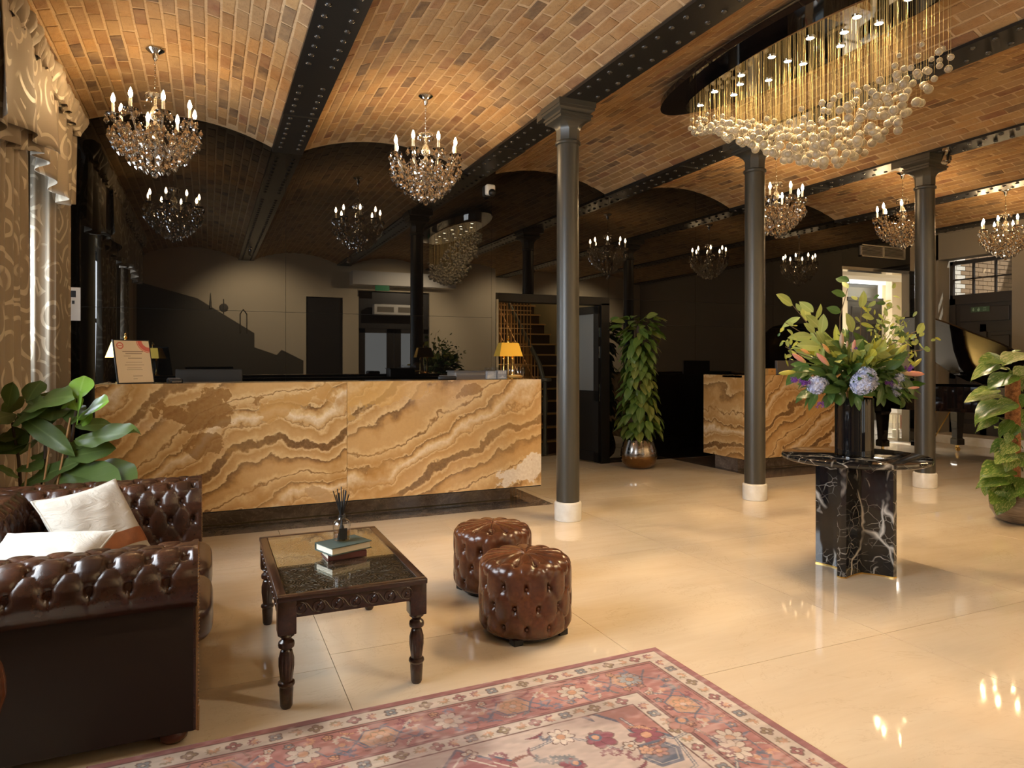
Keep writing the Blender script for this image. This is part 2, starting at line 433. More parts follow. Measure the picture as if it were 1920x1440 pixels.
# ---- brick vaults
def tone():
    t = R.random()
    base = R.choice([(.38, .215, .085), (.33, .175, .07), (.42, .26, .115), (.28, .15, .07), (.36, .225, .11), (.31, .19, .10)])
    if t < .08: base = (.12, .08, .055)
    elif t < .2: base = (.24, .11, .06)
    k = R.uniform(.75, 1.2)
    return tuple(q * k for q in base)
BL, BW, PITCHY, PITCHA = .223, .076, .235, .087
def brick_mb(seed):
    r = random.Random(seed); hx, hy = BW / 2, BL / 2
    j = lambda a: a * (1 + r.uniform(-.07, .05))
    c = [(-j(hx), -j(hy)), (j(hx), -j(hy)), (j(hx), j(hy)), (-j(hx), j(hy))]
    ins = .006; zb = -.0035 - r.uniform(0, .003)
    vs_ = [(x, y, .012) for x, y in c] + [(x, y, zb + .0025) for x, y in c] + [(x - math.copysign(ins, x), y - math.copysign(ins, y), zb + r.uniform(-.0015, .0015)) for x, y in c]
    fs = [(11, 10, 9, 8)]
    for k in range(4):
        n = (k + 1) % 4
        fs += [(k, k + 4, n + 4, n)[::-1], (k + 4, k + 8, n + 8, n + 4)[::-1]]
    return vs_, fs
def paint(me, cols):
    ca = me.color_attributes.new('tone', 'FLOAT_COLOR', 'POINT')
    ca.data.foreach_set('color', np.asarray(cols, dtype=np.float32).ravel())
BR = []
for k in range(30):
    vs_, fs = brick_mb(k); mb = MB(); mb.add(vs_, fs); me = mb.mesh('brick', None); me.materials.append(m_brick)
    t = tone(); paint(me, [(*t, 1)] * len(vs_)); BR.append(me)
BRG = [brick_mb(100 + k) for k in range(12)]
for k in range(6):
    xa, xb = BX[k] + HW - .012, BX[k + 1] - HW + .012
    cx, half = (xa + xb) / 2, (xb - xa) / 2
    rad = (half * half + RISE * RISE) / (2 * RISE); cz = Z_SP + RISE - rad
    amax = math.asin(half / rad)
    yend = YB if k < 2 else YB2
    n = 28; outer = []
    mb = MB()
    rows = []
    for yy in (Y0, yend + .02):
        rows.append([(cx + rad * math.sin(-amax + 2 * amax * i / n), yy, cz + rad * math.cos(-amax + 2 * amax * i / n)) for i in range(n + 1)])
    top = [[(p[0], p[1], 3.95) for p in rows[1]], [(p[0], p[1], 3.95) for p in rows[0]]]
    mb.grid([rows[0], rows[1], top[0], top[1]])
    ce = mb.obj('ceiling', m_mortar, None, None)
    struct(ce, 'shallow brick jack-arch vault, bay %s of the ceiling' % ['over the left chandelier', 'over the middle chandelier', 'holding the crystal ball light', 'right of the crystal ball light', 'before the last two columns', 'at the far right end'][k], 'ceiling')
    na = int(2 * amax * rad / PITCHA); cand = []
    for i in range(na):
        a = -amax + (i + .5) * 2 * amax / na
        off = (i % 2) * .5 + R.uniform(-.12, .12)
        for j in range(-1, 40):
            y = Y0 + .1 + (j + off) * PITCHY + R.uniform(-.006, .006)
            if y < Y0 + .06 or y > yend - .08: continue
            M = Matrix.Translation((cx + rad * math.sin(a), y, cz + rad * math.cos(a))) @ Euler((0, a, 0)).to_matrix().to_4x4() @ Euler((R.uniform(-.012, .012), 0, R.uniform(-.02, .02))).to_matrix().to_4x4()
            p = M.translation; u, v_, t = pix(p)
            ok = in_frame(p, 25)
            cand.append((t if ok else 999 + t, M))
    cand.sort(key=lambda q: q[0])
    lim = 300 if k < 4 else 130
    mb = MB(); cols = []
    for q, (t, M) in enumerate(cand):
        if q < lim and t < 900: inst('brick', R.choice(BR), ce, M)
        else:
            vs_, fs = R.choice(BRG); mb.add([tuple(M @ Vector(z)) for z in vs_], fs); cols += [(*tone(), 1)] * len(vs_)
            cols[-len(vs_):] = [cols[-1]] * len(vs_)
    me = mb.mesh('brickwork', None); me.materials.append(m_brick); paint(me, cols)
    tag(inst('brickwork', me, ce), kind='stuff')

# ---- riveted beams
rv = MB().ball((0, 0, 0), .021, 10, 6, (1, 1, .62)).mesh('rivet', 180); rv.materials.append(m_rivet)
for k, bx in enumerate(BX):
    yend = YB if k <= 1 else YB2
    mb = MB()
    mb.box((bx - HW, Y0, Z_FL), (bx + HW, yend, Z_FL + .022)); mb.box((bx - HW + .01, Y0, Z_FL + .022), (bx + HW - .01, yend, Z_SP + .02)); mb.box((bx - .02, Y0, Z_SP), (bx + .02, yend, 3.92))
    bo = struct(mb.obj('beam', m_iron, None, None), 'black riveted iron beam, ' + ['hidden at the window wall', 'first from the left, no column in view', 'above the nearest column', 'above the second column', 'above the third column', 'fifth from the left', 'last, by the far door'][k], 'beam')
    MB().box((bx - HW + .004, 6.07 + .1 * (k % 3), Z_FL - .012), (bx + HW - .004, 8 if k > 9 else yend, Z_FL)).obj('splice_plate', m_iron, bo, None)
    far = MB()
    n = 0
    for j in range(60):
        y = Y0 + .12 + j * .147
        if y > yend - .05: break
        if abs(y - 5.32 + .05 * k) < .22 and k == 1: continue
        if k in (2, 3, 4) and abs(y - 5.05) < .22: continue
        for sx in (-.083, .083):
            z = Z_FL - (.012 if y > 6.09 + .1 * (k % 3) else 0)
            p = Vector((bx + sx, y, z))
            if in_frame(p, 10): inst('rivet', rv, bo, loc=p); n += 1
            else: far.ball(p, .021, 6, 4, (1, 1, .6))
    if far.v: tag(far.obj('rivets', m_rivet, bo, 180), kind='stuff')

# ---- cast iron columns
def column(x, y, label):
    t = struct(thing('column', label, 'column', (x, y, 0)))
    MB().lathe([(.108, 0), (.112, .004), (.112, .138), (.108, .150), (.10, .155)], 40).obj('stone_base', m_base, t)['label'] = 'pale stone drum base'
    MB().lathe([(.096, .15), (.096, .3), (.091, 3.10), (.091, 3.13)], 40).obj('shaft', m_column, t)
    MB().lathe([(.092, 3.10), (.104, 3.108), (.106, 3.118), (.104, 3.128), (.092, 3.136)], 40).obj('neck_ring', m_column, t)
    mb = MB()
    def ring(h, z, sq):   # sq: 0 octagon, 1 square
        pts = []
        for i in range(8):
            a = PI / 8 + i * PI / 4
            o_ = Vector((math.cos(a), math.sin(a))) * h / math.cos(PI / 8)
            s_ = Vector((math.copysign(h, o_.x), math.copysign(h, o_.y)))
            q = o_.lerp(s_, sq); pts.append((q.x, q.y, z))
        return pts
    prof = [(.088, 3.13, 0), (.09, 3.22, 0), (.098, 3.25, .2), (.118, 3.278, .6), (.140, 3.292, 1), (.140, 3.312, 1), (.150, 3.316, 1), (.150, 3.332, 1), (.136, 3.338, 1), (.146, 3.352, 1), (.163, 3.365, 1), (.163, 3.385, 1), (.170, 3.388, 1), (.170, 3.43, 1)]
    mb.grid([ring(*q) for q in prof], True)
    mb.obj('capital', m_column, t, 30)
    MB().box((-.155, .17, 3.36), (.155, .27, 3.43)).obj('bracket', m_column, t, None)
    return t
column(2.735, 5.04, 'tall dark bronze iron column at the right end of the long onyx desk')
column(4.765, 5.06, 'dark iron column in front of the smaller onyx desk')
column(6.85, 4.83, 'dark iron column behind the flower arrangement, beside the piano')

# ---- walls
def wall(name, boxes, m, label):
    mb = MB()
    for lo, hi in boxes: mb.box(lo, hi)
    return struct(mb.obj(name, m, None, None), label, 'wall')
# window wall: two openings
wl = wall('wall_left', [((XL - .3, Y0, 0), (XL, 2.0, 3.95)), ((XL - .3, 2.0, 0), (XL, 4.1, .75)), ((XL - .3, 2.0, 2.95), (XL, 4.1, 3.95)), ((XL - .3, 4.1, 0), (XL, 5.75, 3.95)),
     ((XL - .3, 5.75, 0), (XL, 6.65, .82)), ((XL - .3, 5.75, 2.95), (XL, 6.65, 3.95)), ((XL - .3, 6.65, 0), (XL, 7.7, 3.95))], m_cream, 'cream window wall behind the curtains')
m_winframe = mat('window_frame_paint', (.30, .34, .37), .4)
for nm, a, b, z0 in (('window_1', 2.0, 4.1, .75), ('window_2', 5.75, 6.65, .82)):
    mb = MB(); x0, x1 = XL - .16, XL - .10
    for (ya, yb, za, zb) in ((a, a + .07, z0, 2.95), (b - .07, b, z0, 2.95), (a, b, z0, z0 + .07), (a, b, 2.88, 2.95), (a, b, 1.86, 1.92), ((a + b) / 2 - .02, (a + b) / 2 + .02, z0, 2.95)):
        mb.box((x0, ya, za), (x1, yb, zb))
    wi = struct(mb.obj(nm, m_winframe, None, None), 'sash window, ' + ('nearer, outside the picture' if nm == 'window_1' else 'at the left behind parted curtains'), 'window')
    MB().box((XL - .135, a + .06, z0 + .06), (XL - .128, b - .06, 2.9)).obj('pane', m_pane, wi, None)
    MB().box((XL - .12, a - .05, z0 - .04), (XL + .05, b + .05, z0)).obj('sill', m_white, wi, None)
    MB().box((XL - .10, b - .03, z0), (XL + .002, b, 2.95)).obj('reveal', m_winframe, wi, None)

# black glass back wall
wb = struct(thing('wall_back', 'glossy black glass panelled back wall behind the reception desks', 'wall', (0, 0, 0)))
MB().box((XL, YB + .012, 0), (2.97, YB + .16, 3.95)).box((2.96, YB + .012, 0), (3.02, YB2, 3.95)).obj('backing', m_black, wb, None)
MB().box((3.0, YB2 + .012, 2.12), (8.9, YB2 + .14, 3.95)).box((4.72, YB2 + .012, 0), (8.9, YB2 + .14, 2.12)).obj('backing', m_black, wb, None)
def panels(xs, zs, y):
    for i in range(len(xs) - 1):
        for j in range(len(zs) - 1):
            MB().box((xs[i] + .0015, y, zs[j] + .0015), (xs[i + 1] - .0015, y + .012, zs[j + 1] - .0015)).obj('glass_panel', m_glass_blk, wb, None)
panels([XL, .72, 2.97], [0, 1.81, 3.95], YB)
panels([3.02, 4.72, 6.1, 7.5, 8.9], [2.12, 3.95], YB2)
panels([4.72, 6.1, 7.5, 8.9], [0, 1.79, 2.12], YB2)
MB().box((2.97, YB, 0), (3.02, YB2, 3.95)).obj('return_panel', m_glass_blk, wb, None)
# pier and lintel right of the lobby opening
MB().box((8.9, YB2, 2.77), (10.42, YB2 + .15, 3.95)).obj('lintel', m_glass_blk, wb, None)
MB().box((10.42, YB2, 0), (XR + .4, YB2 + .15, 3.95)).obj('pier', m_wallgrey, wb, None)
MB().box((10.40, YB2 - .012, 0), (10.62, YB2, 2.77)).obj('black_pier', m_glass_blk, wb, None)
MB().box((8.88, YB2 - .004, 2.72), (10.44, YB2 + .16, 2.77)).obj('opening_trim', m_chrome, wb, None)
# front wall behind the camera (seen only in the glossy wall)
wf = wall('wall_front', [((XL - .3, Y0 - .2, 0), (1.96, Y0, 3.95)), ((1.96, Y0 - .2, 2.72), (2.75, Y0, 3.95)), ((2.75, Y0 - .2, 0), (3.1, Y0, 3.95)), ((3.1, Y0 - .2, 2.9), (4.75, Y0, 3.95)), ((4.75, Y0 - .2, 0), (XR + .3, Y0, 3.95))], m_cream, 'cream street wall behind the viewer')
MB().box((2.9, Y0, 3.0), (5.3, Y0 + .35, 3.3)).obj('bulkhead', m_white, wf, None)
d1 = struct(MB().box((1.96, Y0 - .1, 0), (2.75, Y0 - .05, 2.72)).obj('door_1', m_doorpaint, None, None), 'dark inner door in the street wall', 'door')
d2 = struct(thing('door_2', 'dark glazed street double door behind the viewer', 'door', (3.1, Y0 - .12, 0)))
mb = MB()
for a, b in ((0, .82), (.83, 1.65)):
    for lo, hi in (((a, 0, 0), (a + .16, .05, 2.05)), ((b - .16, 0, 0), (b, .05, 2.05)), ((a, 0, 0), (b, .05, .5)), ((a, 0, 1.95), (b, .05, 2.05))): mb.box(lo, hi)
mb.box((0, 0, 2.05), (1.65, .06, 2.12)); mb.box((0, 0, 2.12), (1.65, .02, 2.9))
mb.obj('leaf', m_doorpaint, d2, None)
MB().box((.15, .02, .5), (.67, .03, 1.95)).box((.98, .02, .5), (1.5, .03, 1.95)).obj('pane', m_pane, d2, None)

# right end wall with the deep door reveal
wr = wall('wall_right', [((XR, Y0, 0), (XR + .4, 6.42, 3.95)), ((XR, 6.42, 2.98), (XR + .27, 7.6, 3.95)), ((XR, 7.56, 0), (XR + .4, 7.76, 3.95))], m_wallgrey, 'taupe end wall with the garden door')
MB().box((XR - .06, 5.2, 0), (XR, 6.42, .14)).box((XR - .25, 6.42, 0), (XR + .4, 7.56, .13)).obj('threshold_step', m_base, wr, None)
# lintel block between beams and end wall
MB().box((XR - .02, Y0, 3.40), (XR + .02, YB2, 3.9)).obj('cornice', m_wallgrey, wr, None)

# panelled dark door with fanlight in the end wall
XD = XR + .28
dr = struct(thing('door_3', 'dark panelled door under a six pane fanlight at the far right', 'door', (XD, 0, 0)))
mb = MB()
ya, yb = 6.45, 7.54
mb.box((0, ya, .13), (.05, yb, 2.34))
for (p, q, z0, z1) in ((ya, ya + .10, .13, 2.34), (yb - .10, yb, .13, 2.34), (ya, yb, .13, .3), (ya, yb, 1.02, 1.16), (ya, yb, 1.78, 1.9), (ya, yb, 2.24, 2.34), ((ya + yb) / 2 - .05, (ya + yb) / 2 + .05, .13, 1.9)):
    mb.box((-.03, p, z0), (.0, q, z1))
mb.obj('door_leaf', m_doorpaint, dr, None)
for (p, q, z0, z1) in ((ya + .16, ya + .44, .36, .96), (yb - .44, yb - .16, .36, .96), (ya + .16, ya + .44, 1.22, 1.72), (yb - .44, yb - .16, 1.22, 1.72), (ya + .16, yb - .16, 1.95, 2.18)):
    MB().bbox((-.02, p, z0), (.004, q, z1), .008).obj('panel', m_doorpaint, dr, None)
mb = MB()
for (p, q, z0, z1) in ((ya, ya + .05, 2.34, 2.95), (yb - .05, yb, 2.34, 2.95), (ya, yb, 2.34, 2.40), (ya, yb, 2.90, 2.96)): mb.box((-.02, p, z0), (.04, q, z1))
for k in (1, 2): mb.box((-.012, ya + .03 + (yb - ya - .06) * k / 3 - .012, 2.36), (.03, ya + .03 + (yb - ya - .06) * k / 3 + .012, 2.94))
mb.box((-.012, ya, 2.64), (.03, yb, 2.662))
fl = mb.obj('fanlight', m_doorpaint, dr, None)
for k in range(3):
    for j in range(2):
        w3 = (yb - ya - .1) / 3
        MB().box((.008, ya + .05 + w3 * k + .01, 2.40 + .26 * j), (.012, ya + .05 + w3 * (k + 1) - .01, 2.64 + .26 * j)).obj('pane', m_pane, fl, None)

# lobby beyond the opening
wall('wall_lobby', [((8.4, YB2 + .15, 0), (8.5, 10.8, 3.2)), ((8.4, 10.7, 0), (12.68, 10.8, 3.2)), ((12.68, 10.7, 3.0), (13.75, 10.8, 3.2)), ((13.75, 10.7, 0), (14.6, 10.8, 3.2)), ((13.22, 10.05, 0), (14.6, 10.2, 3.2)), ((14.5, 7.7, 0), (14.6, 10.8, 3.2)), ((XR + .4, 7.66, 0), (14.6, 7.76, 3.9))], m_cream, 'cream walls of the side lobby beyond the opening')
lc = struct(MB().box((8.4, YB2 + .15, 3.0), (14.6, 10.8, 3.2)).obj('ceiling_lobby', m_white, None, None), 'white lobby ceiling with dropped bands', 'ceiling')
MB().box((8.5, 8.9, 2.86), (14.5, 9.3, 3.0)).obj('soffit', m_white, lc, None)
d4 = struct(thing('door_4', 'dark panelled lobby door under a bright fanlight', 'door', (12.68, 10.7, 0)))
mb = MB().box((0, 0, 0), (1.06, .05, 2.66)); mb.box((-.02, -.03, 2.62), (1.08, .02, 2.70))
mb.obj('door_leaf', m_doorpaint, d4, None)
for a in (.12, .58):
    for z0, z1 in ((.2, 1.0), (1.2, 2.0), (2.12, 2.5)): MB().bbox((a, -.02, z0), (a + .36, .01, z1), .008).obj('panel', m_doorpaint, d4, None)
MB().box((0, .03, 2.70), (1.06, .04, 3.0)).obj('pane', m_pane, d4, None)
lamp('lobby_light', 'AREA', (11.2, 9.2, 2.84), 150, (1, .93, .82), 1.0, (0, 0, 0), size_y=1.0)
lamp('lobby_light', 'AREA', (13.2, 11.3, 2.85), 120, (.95, .97, 1), .9, (-PI / 2, 0, 0), size_y=.3)

# yard outside the fanlight
m_yard = mat('yard_brick', (.30, .19, .10), .9)
yard = struct(MB().box((14.9, 2.5, -.2), (15.2, 14, 7)).obj('wall_yard', mat('yard_mortar', (.16, .12, .08), .9), None, None), 'brick wall of the yard outside the fanlight', 'wall')
garden = struct(MB().box((XR + .3, 7.645, 0), (14.7, 7.66, 3.9)).obj('wall_garden', MATS['yard_mortar'], None, None), 'brick garden wall seen through the fanlight', 'wall')
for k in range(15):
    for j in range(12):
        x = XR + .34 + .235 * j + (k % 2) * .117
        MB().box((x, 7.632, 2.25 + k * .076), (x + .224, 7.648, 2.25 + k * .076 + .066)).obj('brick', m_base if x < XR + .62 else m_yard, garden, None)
# ================================================================== STAIR HALL
hall = wall('wall_hall', [((2.7, 8.45, 0), (2.8, 12.4, 4.2)), ((2.8, 12.3, 0), (6.6, 12.4, 4.2)), ((5.55, YB2 + .14, 0), (5.65, 12.4, 4.2)), ((2.7, YB2 + .14, 2.5), (3.1, 12.4, 2.6))], mat('hall_plaster', (.62, .54, .34), .7), 'yellowish walls of the stair hall')
struct(MB().box((2.7, YB2 + .14, 4.2), (6.6, 12.4, 4.3)).obj('ceiling_hall', m_cream, None, None), 'stair hall ceiling', 'ceiling')
m_tread = mat('stair_tread', (.045, .024, .014), .4)
m_nosing = mat('stair_nosing', (.60, .38, .17), .35, .6)
m_rail = mat('handrail_paint', (.05, .052, .045), .28)
m_balust = mat('baluster_bronze', (.50, .27, .11), .35, .7)
st = struct(thing('staircase', 'dark staircase with slim bronze balusters seen through the doorway', 'staircase', (4.34, 8.75, 0)), None, None)
SW, SR, SG = 1.05, .178, .205
for k in range(15):
    MB().box((0, k * SG, k * SR), (SW, k * SG + SG + .01, k * SR + SR)).obj('step', m_tread, st, None)
    MB().box((-.02, k * SG - .02, k * SR + SR - .022), (SW + .02, k * SG + .012, k * SR + SR + .002)).obj('nosing', m_nosing, st, None)
sl = SR / SG
def railp(x, d, h): return (x, d, h + d * sl)
for x in (0.0, SW):
    MB().tube([railp(x, -.05, 1.05), railp(x, .1, 1.18), railp(x, 3.0, 1.18)], .032, 10).obj('handrail', m_rail, st, 60)
mb = MB()
mb.lathe([(.045, 0), (.045, .12), (.03, .15), (.025, .5), (.04, .7), (.025, .9), (.03, 1.02)], 14, (0, -.08, 0)); mb.lathe([(.03, 1.02), (.085, 1.03), (.09, 1.05), (.085, 1.07)], 16, (0, -.08, 0))
mb.obj('newel_post', m_rail, st, 40)
for k in range(15):
    for q in (.05, .15):
        d = k * SG + q
        MB().tube([(0, d, k * SR + SR), (0, d, 1.18 + d * sl)], .010, 5).obj('baluster', m_balust, st, 60)
mb = MB()
for k in range(15):
    for q in (.4, .8): mb.tube([railp(0, k * SG, q), railp(0, k * SG + SG, q)], .007, 4)
mb.obj('balustrade_bars', m_balust, st, 60)
# lower bronze screen standing beside the stair
sc_ = tag(thing('metal_screen', 'bronze grille screen of upright bars beside the staircase', 'screen', (3.12, 9.1, 0)))
for k in range(24): MB().box((k * .052 - .006, -.004, 0), (k * .052 + .006, .004, 2.35)).obj('bar', m_balust, sc_, None)
for k in range(9): MB().box((-.02, -.006, .22 + k * .26), (1.21, .0, .232 + k * .26)).obj('cross_bar', m_nosing, sc_, None)
lamp('hall_light', 'POINT', (5.2, 10.2, 3.9), 16, (1.0, .80, .50), .15)
lamp('hall_light', 'POINT', (3.5, 8.2, 2.3), 7, (1.0, .78, .5), .1)

# doorway: black frame, one leaf folded open
fr = struct(thing('door_5', 'black framed doorway to the stairs with its glazed leaf open', 'door', (0, YB2, 0)))
mb = MB().box((3.02, -.02, 2.03), (4.72, .16, 2.13)).box((3.02, -.02, 0), (3.14, .16, 2.05)).box((4.60, -.02, 0), (4.72, .16, 2.05))
mb.obj('door_frame', m_blackwood, fr, None)
MB().box((3.14, -.03, 0), (3.17, .02, 2.05)).obj('steel_strip', mat('brushed_strip', (.20, .19, .17), .35, .6), fr, None)
lf = MB()
a0 = math.radians(66)
ML = Matrix.Translation((4.58, .0, 0)) @ Matrix.Rotation(math.radians(180 - 78), 4, 'Z')
for lo, hi in (((0, -.02, .02), (.09, .02, 2.0)), ((.56, -.02, .02), (.66, .02, 2.0)), ((0, -.02, 1.92), (.66, .02, 2.02)), ((0, -.02, .02), (.66, .02, .14)), ((0, -.02, .80), (.66, .02, .93)), ((.05, -.006, .1), (.6, .006, .82))): lf.box(lo, hi, ML)
le = lf.obj('leaf', m_blackwood, fr, None)
MB().box((.09, -.006, .93), (.56, .006, 1.92), ML).obj('glass', mat('wired_glass', (.16, .18, .19), .08), fr, None)
for lo, hi in (((.11, -.024, .2), (.54, -.02, .5)), ((.11, -.024, .54), (.54, -.02, .76))): MB().bbox(lo, hi, .004, ML).obj('panel', m_blackwood, fr, None)
mb = MB().box((-.005, -.01, .80), (-.001, .01, 1.02), ML).box((-.005, -.012, 1.35), (-.001, .012, 1.5), ML).box((-.006, -.012, 1.62), (-.001, .012, 1.74), ML)
mb.obj('lock_plate', m_chrome, le, None)
for k in range(4): MB().box((.14 + k * .1, -.0235, .05), (.19 + k * .1, -.02, .068), ML).obj('vent_slot', m_base, le, None)
MB().box((3.10, -.023, 1.42), (3.13, -.019, 1.52)).obj('notice', m_white, fr, None)

# ================================================================== FIXED FITTINGS
def small(name, label, cat, mb, m, **k): return tag(mb.obj(name, m, None, k.pop('smooth', 40)), label, cat, k.get('group'))
vt = thing('air_vent', 'brown louvred air vent high on the wall above the lobby opening', 'vent', (9.27, YB2 - .03, 2.94))
MB().box((0, 0, 0), (1.0, .03, .02)).box((0, 0, .17), (1.0, .03, .19)).box((0, 0, 0), (.02, .03, .19)).box((.98, 0, 0), (1.0, .03, .19)).box((.49, 0, 0), (.52, .03, .19)).obj('vent_frame', m_wallgrey, vt, None)
MB().box((.02, .025, .02), (.98, .03, .17)).obj('backing', m_black, vt, None)
for k in range(7): MB().box((.02, .002, .03 + k * .02), (.98, .022, .036 + k * .02)).obj('slat', m_wallgrey, vt, None)
cc = thing('security_camera', 'small white dome security camera under the beam end', 'camera', (2.93, YB - .05, 3.20))
MB().bbox((-.05, -.03, .0), (.06, .05, .12), .02).obj('housing', m_whiteplas, cc, 60)
MB().ball((0.01, -.04, .02), .042, 12, 8).obj('dome', m_black, cc, 180)
# spotlights on the beams: one seen, the others added unseen for brightness
def spotfix(x, y, label, target, power):
    t = thing('spotlight', label, 'spotlight', (x, y, Z_FL), group='ceiling spotlights')
    MB().lathe([(.035, 0), (.035, -.02), (.01, -.025), (.01, -.06)], 14).obj('mount', m_chrome, t)
    d = (Vector(target) - Vector((x, y, Z_FL - .1))).normalized()
    M = axis((0, 0, -.09), Vector((0, 0, -.09)) + d)
    MB().lathe([(.02, -.07), (.032, -.05), (.036, .05), (.036, .056), (.028, .05)], 16, M=M).obj('housing', m_chrome, t)
    MB().lathe([(.028, .046), (0.0001, .047)], 16, M=M, cap=False).obj('lens', m_down, t)
    o = lamp('spot_beam', 'SPOT', tuple(Vector((x, y, Z_FL - .09)) + d * .075), power, (1, .80, .56), .03, cone=math.radians(100))
    aim(o, target)
spotfix(6.72, 4.52, 'twin chrome spotlight on the beam beside the third column', (5.2, 4.0, 0), 90)
spotfix(4.62, .9, 'added chrome spotlight washing the street wall from the second column beam, out of view', (3.9, -.95, 1.7), 620)  # added to brighten the mirrored street wall
spotfix(2.6, .6, 'added chrome spotlight filling the front floor from the nearest column beam, out of view', (1.2, 2.2, 0), 150)  # added fill for the floor near the camera
spotfix(.72, .9, 'added chrome spotlight washing the street wall from the left beam, out of view', (1.0, -.95, 1.7), 620)  # added, brightens the left part of the street wall
spotfix(6.84, .9, 'added chrome spotlight washing the street wall near the third column, out of view', (6.6, -.95, 1.7), 620)  # added so the right street wall reflects brighter
spotfix(8.87, .9, 'added chrome spotlight washing the street wall by the piano end, out of view', (8.9, -.95, 1.7), 620)  # added wash for the far end of the street wall
spotfix(8.85, 4.0, 'added chrome spotlight on the fifth beam by the piano, out of view', (8.2, 3.4, 0), 90)  # added lamp beyond the frame, lights the floor
sd = thing('motion_sensor', 'square pale sensor box on the brick vault behind the crystal balls', 'sensor', tuple(P(1697, 206, 6.6)))
MB().bbox((-.07, -.07, -.03), (.07, .07, .1), .015).obj('case', m_whiteplas, sd, 60)
MB().ball((0, 0, -.03), .03, 10, 6).obj('lens', m_greyplas, sd, 180)
nt = thing('notice', 'white paper notice pinned to the black wall beside the curtain', 'notice', tuple(PY(140, 570, 7.285)))
MB().box((-.16, -.004, -.15), (.045, .004, .15)).obj('paper', m_whiteplas, nt, None)
MB().box((-.03, -.006, .06), (.01, -.004, .12)).box((-.02, -.006, .0), (.0, -.004, .03)).obj('print', m_black, nt, None)

# fire exit sign on the end door
m_exit = mat('exit_sign_green', (.05, .10, .055), .4)
m_exitlit = mat('exit_sign_print', (.25, .38, .28), .4)
ex = thing('exit_sign', 'small dark green FIRE EXIT sign on the upper door panel', 'sign', (XD - .035, 7.04, 2.14))
ex.scale = (1, .56, .6)
MB().box((0, -.26, -.07), (.008, .26, .07)).obj('board', m_exit, ex, None)
def ftext(body, size, M, parent, m, name='lettering', ext=.0008):
    cu = bpy.data.curves.new(name, 'FONT'); cu.body = body; cu.size = size; cu.extrude = ext; cu.align_x = 'CENTER'; cu.align_y = 'CENTER'
    tmp = bpy.data.objects.new(name, cu); COL.objects.link(tmp)
    dg = bpy.context.evaluated_depsgraph_get(); me = bpy.data.meshes.new_from_object(tmp.evaluated_get(dg))
    bpy.data.objects.remove(tmp); bpy.data.curves.remove(cu)
    me.materials.clear(); me.materials.append(m)
    return inst(name, me, parent, M)
MT = Matrix(((0, 0, -1, -.002), (-1, 0, 0, 0), (0, 1, 0, 0), (0, 0, 0, 1)))
ftext('FIRE', .05, MT @ Matrix.Translation((.13, .028, 0)), ex, m_exitlit); ftext('EXIT', .05, MT @ Matrix.Translation((.13, -.028, 0)), ex, m_exitlit)
mb = MB()   # arrow and running figure
mb.prism([(-.20, .045), (-.17, .045), (-.17, 0), (-.145, 0), (-.185, -.05), (-.225, 0), (-.20, 0)], 0, .001, MT).obj('arrow', m_exitlit, ex, None); mb = MB()
mb.prism([(-.06, -.05), (-.02, -.05), (.0, .0), (-.02, .03), (-.06, .02), (-.08, -.01)], 0, .001, MT).obj('running_figure', m_exitlit, ex, None)
MB().prism([(-.04, .035), (-.02, .035), (-.02, .055), (-.04, .055)], 0, .001, MT).obj('figure_head', m_exitlit, ex, None)
# fittings of the street wall, seen mirrored in the black glass
e2 = thing('exit_sign', 'green exit sign over the street door, mirrored in the black glass', 'sign', (3.55, Y0 + .36, 2.93))
MB().box((-.16, 0, -.06), (.16, .012, .06)).obj('board', mat('exit_board', (.02, .22, .08), .4, emit=(.05, .55, .2), es=.25), e2, None)
ac = thing('air_curtain', 'cream air heater above the street door, mirrored in the black glass', 'heater', (3.9, Y0 + .02, 2.35))
MB().bbox((-.5, 0, 0), (.5, .2, .24), .02).obj('case', m_white, ac, 50)
for k in (-.24, .24): MB().box((k - .19, .2, .06), (k + .19, .205, .18)).obj('grille', m_wallgrey, ac, None)
mr = thing('wall_mural', 'townscape silhouette panel on the street wall, mirrored in the black glass', 'mural', (0, Y0 + .005, 0))
MB().prism([(-1.3, 0), (1.9, 0), (1.9, 1.32), (1.45, 1.55), (1.35, 1.44), (.9, 1.6), (.9, 1.9), (-.2, 2.6), (-1.3, 2.9)], 0, .012, Matrix.Rotation(PI / 2, 4, 'X')).obj('silhouette', mat('mural_dark', (.09, .075, .05), .6), mr, None)
MB().tube([(.62, .012, 1.9), (.62, .012, 2.3), (.68, .012, 2.4), (.75, .012, 2.3), (.75, .012, 1.9)], .012, 6).ball((.3, .0, 2.42), .09, 8, 6, (1, .1, 1)).tube([(.3, .01, 2.3), (.3, .01, 2.6)], .01, 5).tube([(.05, .01, 2.4), (.05, .01, 2.72)], [.03, .004], 5).obj('ornament', MATS['mural_dark'], mr, None)

